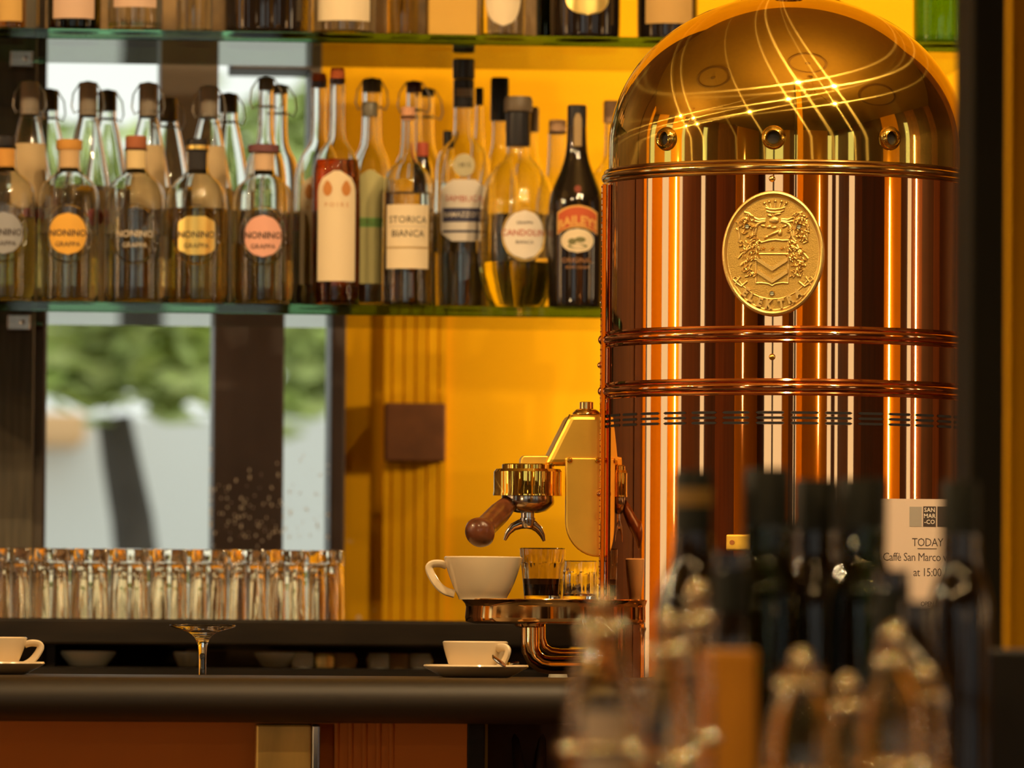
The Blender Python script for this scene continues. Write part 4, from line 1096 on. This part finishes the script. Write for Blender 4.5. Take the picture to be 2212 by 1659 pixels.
hb = [g(x, y) for x, y in ((1122, 1003), (1122, 990), (1128, 982), (1182, 982), (1186, 1003))]
prismo('top_lug', brass_p, hb, -.012, .012, mc, bevel=.002)
# portafilter
bm = bmesh.new(); lathe(bm, [(57*K, mz(1071)), (58*K, mz(1084)), (56*K, mz(1090)), (40*K, mz(1104)), (22*K, mz(1108)), (0, mz(1108))], 56, cx=gx)
pf = link('portafilter', bm, dkchrome, mc)
latheo('spout_stem', chrome, [(15*K, mz(1100)), (15*K, mz(1118)), (17*K, mz(1119)), (17*K, mz(1134)), (14*K, mz(1140)), (0, mz(1141))], pf, 28, cx=gx)
arc = [(x, y) for x, y in ((1089, 1166), (1096, 1150), (1108, 1137), (1122, 1131), (1138, 1129), (1152, 1133), (1163, 1142), (1171, 1155), (1175, 1168))]
tubeo('spout', dkchrome, [Vector((g(x, y)[0], 0, g(x, y)[1])) for x, y in arc], [3.5*K, 7*K, 10*K, 12*K, 13*K, 12*K, 10*K, 7*K, 3.5*K], pf, 16, flat=.8)
h0 = Vector((g(1097, 1088)[0], -.012, mz(1088))); h1 = Vector((g(1037, 1147)[0], -.08, at(1037, 1147, MY-.08).z-ZC0))
hx = at(1037, 1147, MY-.08); h1 = Vector((hx.x-MX, -.08, hx.z-ZC0))
tubeo('handle', wood_handle, [h0*(1-t)+h1*t for t in (0, .2, .35, .5, .65, .8, .87, .93, .98, 1.03, 1.09, 1.15, 1.19)], [18*K, 22*K, 24*K, 24*K, 24*K, 24*K, 25*K, 28*K, 32*K, 34*K, 31*K, 22*K, 8*K], pf, 28)
# drip tray and bracket
tx = g(1165, 1320)[0]; R_ = 172*K
latheo('drip_tray', traym, [(0, mz(1349)), (R_*.85, mz(1349)), (R_*.965, mz(1344)), (R_*.975, mz(1335)), (R_*.965, mz(1312)), (R_*.975, mz(1306)), (R_*1.0, mz(1301)), (R_*1.02, mz(1297)), (R_*1.015, mz(1295)), (R_*.98, mz(1296.5)), (0, mz(1296.8))], mc, 96, cx=tx, cy=-.04)
latheo('tray_flange', traym, [(0, mz(1348)), (34*K, mz(1348)), (33*K, mz(1354)), (22*K, mz(1357)), (0, mz(1357))], mc, 40, cx=g(1141, 1350)[0], cy=-.02)
pp = [(1141, 1352), (1141, 1385), (1142, 1405), (1150, 1422), (1166, 1434), (1186, 1438), (1260, 1438), (1330, 1438)]
tubeo('bracket_pipe', traym, [Vector((g(x, y)[0], -.02, g(x, y)[1])) for x, y in pp], 20*K, mc, 20)
pp = [(1172, 1352), (1172, 1380), (1178, 1398), (1192, 1408), (1215, 1411), (1330, 1411)]
tubeo('bracket_pipe', traym, [Vector((g(x, y)[0], .02, g(x, y)[1])) for x, y in pp], 9*K, mc, 14)
for o_ in bpy.data.objects:
    if o_.parent == mc and o_.name.split('.')[0] in ('hood', 'hood_edge', 'nut', 'side_plate', 'group_head', 'top_lug', 'portafilter', 'drip_tray', 'tray_flange', 'bracket_pipe'):
        o_.location.y += .045; o_.location.x += .0045
tag(latheo('rubber_foot', mat('grey_rubber', (.3, .28, .22), .6), [(0, 0), (.012, 0), (.011, .004), (0, .004)], loc=(at(1205, 1462, 7.86).x, 7.86, ZC0), seg=20), 'small grey disc on the counter under the bracket pipe', 'foot')

# notice standing before the machine
nY = 7.70
nt0 = at(2004, 1078, nY); kN = sc(nY)
ZNB = ZC0
nt_ = thing('notice', 'white printed paper notice standing in front of the copper body, headed TODAY', 'notice', (nt0.x, nY, ZNB))
hN = nt0.z-ZNB
boxo('sheet', mat('notice_paper', (.66, .53, .43), .8), (-128*kN, 140*kN, -.0006, .0006, .003, hN), nt_)
boxo('stand', glass, (-.06, .06, .0008, .0035, 0, .08), nt_)
boxo('foot', glass, (-.06, .06, -.012, .03, 0, .003), nt_)
def np2(x, y): return ((x-2004)*kN, -.0007, hN-(y-1078)*kN)
for s_, y, sz in (('TODAY', 1173, 25), ('Caffè San Marco will', 1205, 25), ('at 15:00', 1238, 25), ('OPEN', 1306, 14)):
    x_, y_, z_ = np2(2004 if s_ != 'Caffè San Marco will' else 1985, y)
    o = text_flat('lettering', s_, ink, nt_, (0, y_, 0), sz*kN*1.02, spacing=.92, bold=0)
    for v in o.data.vertices: v.co.x = v.co.x*.82+x_; v.co.z += z_
def nbox(name, m, x0, x1, y0, y1, d=.0009):
    return boxo(name, m, (np2(x0, 0)[0], np2(x1, 0)[0], -d, -.0006, np2(0, y1)[2], np2(0, y0)[2]), nt_)
nbox('underline', ink, 1982, 2024, 1185, 1186.5)
nbox('logo_square', mat('grey_print', (.35, .32, .28), .8), 1964, 1991, 1095, 1138); nbox('logo_square', ink, 1994, 2022, 1094, 1138); nbox('logo_square', ink, 2025, 2053, 1094, 1138)
for r_, row in enumerate(('SAN', 'MAR', '-CO')):
    for x0_ in (2008,):
        x_, y_, z_ = np2(x0_, 1102+r_*13)
        o = text_flat('logo_lettering', row, paper_w, nt_, (0, 0, 0), 13*kN, spacing=1.05, bold=.0001)
        for v in o.data.vertices: v.co.x = v.co.x*.95+x_; v.co.y -= .0011; v.co.z += z_

# ------------------------------------------------------------------ near, out-of-focus things on a side counter
Yn = 5.35
post2 = tag(boxo('near_post', wood_post, (at(2098, 800, 5.8).x, at(2172, 800, 5.8).x, 5.8, 5.9, 0, ZC), bevel=.003), 'dark green-black wooden post standing near the right edge, out of focus', 'post')
struct(boxo('wall_pier', amber_dk, (at(2150, 800, 6.0).x, at(2420, 800, 6.0).x, 5.92, 6.0, 0, ZC)))
tag(boxo('dark_cabinet', mat('near_black_wood', (.010, .009, .007), .6), (at(2060, 1500, 5.7).x, at(2500, 1500, 5.7).x, 5.6, 5.78, 0, at(2190, 1402, 5.7).z), bevel=.004), 'black cabinet end in the lower right corner, out of focus', 'cabinet')
ZT2 = .99
scn = tag(boxo('side_counter', wood_dk, (at(1130, 1600, 4.5).x, at(2055, 1600, 5.5).x, 4.4, 5.56, ZT2-.04, ZT2), bevel=.004), 'dark side counter carrying the blurred near bottles, below the picture', 'counter')
boxo('base', wood_dk, (at(1180, 1600, 4.5).x, at(2040, 1600, 5.5).x, 4.5, 5.5, 0, ZT2-.041), scn, bevel=.004)
capdk = mat('dark_foil', (.008, .011, .007), .5, spec=.3); capband = mat('ochre_band', (.25, .15, .03), .5)
def wine(px, top, w, shoulder, Y, label, lm=None, gm=glass_dg, band=False, hw=82, capm=capdk, lw=None):
    k = sc(Y); z0 = ZT2; ref = at(px, 1500, Y); zt = at(px, top, Y).z-z0
    th = thing('wine_bottle', label, 'bottle', (ref.x, Y, z0), 'blurred bottles in the near right')
    zs = at(px, shoulder, Y).z-z0; r = hw*k; n = w*k
    out = chaikin([(r*.95, 0), (r, .004), (r, zs-.02), (r*.95, zs+.005), (r*.6, zs+.03), (n*1.02, zs+.05), (n*.92, zs+.08), (n*.92, zt-.003)], 2)
    bm = bmesh.new(); lathe(bm, wall_profile(out, .003, .012) if gm is not glass_bk else [(0, 0)]+out+[(0, out[-1][1])], 40); link('glass_body', bm, gm, th)
    latheo('foil', capm, [(n*1.0, zs+.055), (n, zt-.004), (n*.9, zt), (0, zt)], th, 28)
    if band: latheo('foil_band', capband, [(n*1.02, zt-.030), (n*1.03, zt-.029), (n*1.03, zt-.016), (n*1.02, zt-.015)], th, 28)
    if lm: patch('label', lm, th, r, .05, zs-.035, (lw or 1.5)*r)
    return th
wine(1493, 1016, 42, 1300, Yn, 'dark blurred bottle with an ochre band round its foil, leftmost of the tall near ones', band=True, gm=glass_bk)
wine(1655, 1012, 50, 1280, Yn, 'dark blurred bottle with a broad black-green foil, second of the tall near ones', gm=glass_dg)
wine(1760, 1036, 50, 1290, Yn+.06, 'dark blurred bottle, third of the tall near ones', gm=glass_bk)
wine(1862, 1034, 52, 1285, Yn, 'dark blurred bottle left of the white notice', gm=glass_dg)
wine(2072, 1040, 42, 1300, Yn-.08, 'dark blurred bottle right of the white notice', gm=glass_bk, hw=70)
wine(1975, 1335, 34, 1500, Yn-.25, 'short dark blurred bottle below the white notice', gm=glass_bk)
for px, top, Y in ((1575, 1310, 5.20), (1712, 1235, 5.47), (1812, 1225, 5.47), (1925, 1350, 5.20)):
    wine(px, top, 40, top+70, Y, {1575: 'short dark blurred bottle standing between the banded one and the broad-foiled one', 1712: 'short dark blurred bottle behind the second and third tall near ones', 1812: 'short dark blurred bottle behind the third and fourth tall near ones', 1925: 'short dark blurred bottle below the left part of the white notice'}[px], gm=glass_bk, hw=46)
warm_steel = mat('warm_steel', (.80, .66, .42), .10, 1)
def carafe(px, top, w, Y, label, neck=.45, shoulder=.22, m=None, lq=None, lm=None):
    k = sc(Y); ref = at(px, 1500, Y); h = at(px, top, Y).z-ZT2; r = w*k; m = m or glass_w
    th = thing('clear_bottle', label, 'bottle', (ref.x, Y, ZT2), 'clear blurred bottles in the near right')
    out = chaikin([(r*.95, 0), (r, .004), (r, h*.25), (r*.97, h*(1-shoulder-.2)), (r*.8, h*(1-shoulder)), (r*neck, h*.90), (r*neck, h*.985), (r*neck*1.1, h)], 2)
    bm = bmesh.new(); lathe(bm, wall_profile(out, .003, .010), 40); link('glass_body', bm, m, th)
    if lq:
        ins = [(rr_-.0027, z) for rr_, z in out if .011 < z < h*.5]
        bm = bmesh.new(); lathe(bm, [(0, .0102), (ins[0][0]*.9, .0102)]+ins+[(ins[-1][0], h*.5), (0, h*.5)], 40); link('liquid', bm, lq, th)
    if lm: patch('label', lm, th, r, .03, h*.62, 1.3*r)
    bm = bmesh.new(); bmesh.ops.create_uvsphere(bm, u_segments=20, v_segments=12, radius=.0075); link('glint_ball', bm, warm_steel, th, loc=(0, 0, h+.008))  # metal ball added to catch blurred lamp glints
    for f in (.80, .47):
        R_ = r*(neck if f > .7 else .98)+.001; zz = h*(.93 if f > .7 else f); bm = bmesh.new()
        pr = [(R_+.0045*math.cos(a), zz+.0045*math.sin(a)) for a in [PI*2*i/12 for i in range(12)]]; pr.append(pr[0]); lathe(bm, pr, 40)
        bmesh.ops.remove_doubles(bm, verts=bm.verts[:], dist=1e-6); link('glint_ring', bm, warm_steel, th)  # rings added as small reflectors for more lamp glints
    return th
carafe(1300, 1320, 82, 4.6, 'wide clear blurred bottle, leftmost in the near right', .5, lm=mat('grey_white_label', (.55, .47, .40), .7))
carafe(1440, 1370, 62, 4.65, 'clear blurred bottle between the leftmost one and the orange carton', .5)
carafe(1505, 1300, 40, 4.85, 'slim clear blurred bottle behind the gap left of the orange carton', .5)
carafe(1730, 1450, 88, 4.6, 'wide clear blurred bottle right of the orange carton', .5)
carafe(1930, 1395, 78, 4.6, 'clear blurred bottle at the right end of the near row', .35)
carafe(1830, 1500, 45, 4.8, 'slim clear blurred bottle between the two right clear ones', .5)
carafe(2000, 1480, 50, 4.85, 'slim clear blurred bottle before the black cabinet', .5)
b = thing('orange_carton', 'blurred orange carton standing among the near clear bottles', 'carton', (at(1577, 1500, 4.95).x, 4.95, ZT2))
kx = sc(4.95); boxo('box', mat('orange_card', (.60, .26, .015), .7), (-47*kx, 47*kx, -.03, .03, 0, at(1577, 1405, 4.95).z-ZT2), b, bevel=.002); boxo('lid', mat('orange_card', (0, 0, 0)), (-48*kx, 48*kx, -.031, .031, at(1577, 1440, 4.95).z-ZT2, at(1577, 1403, 4.95).z-ZT2), b, bevel=.002)
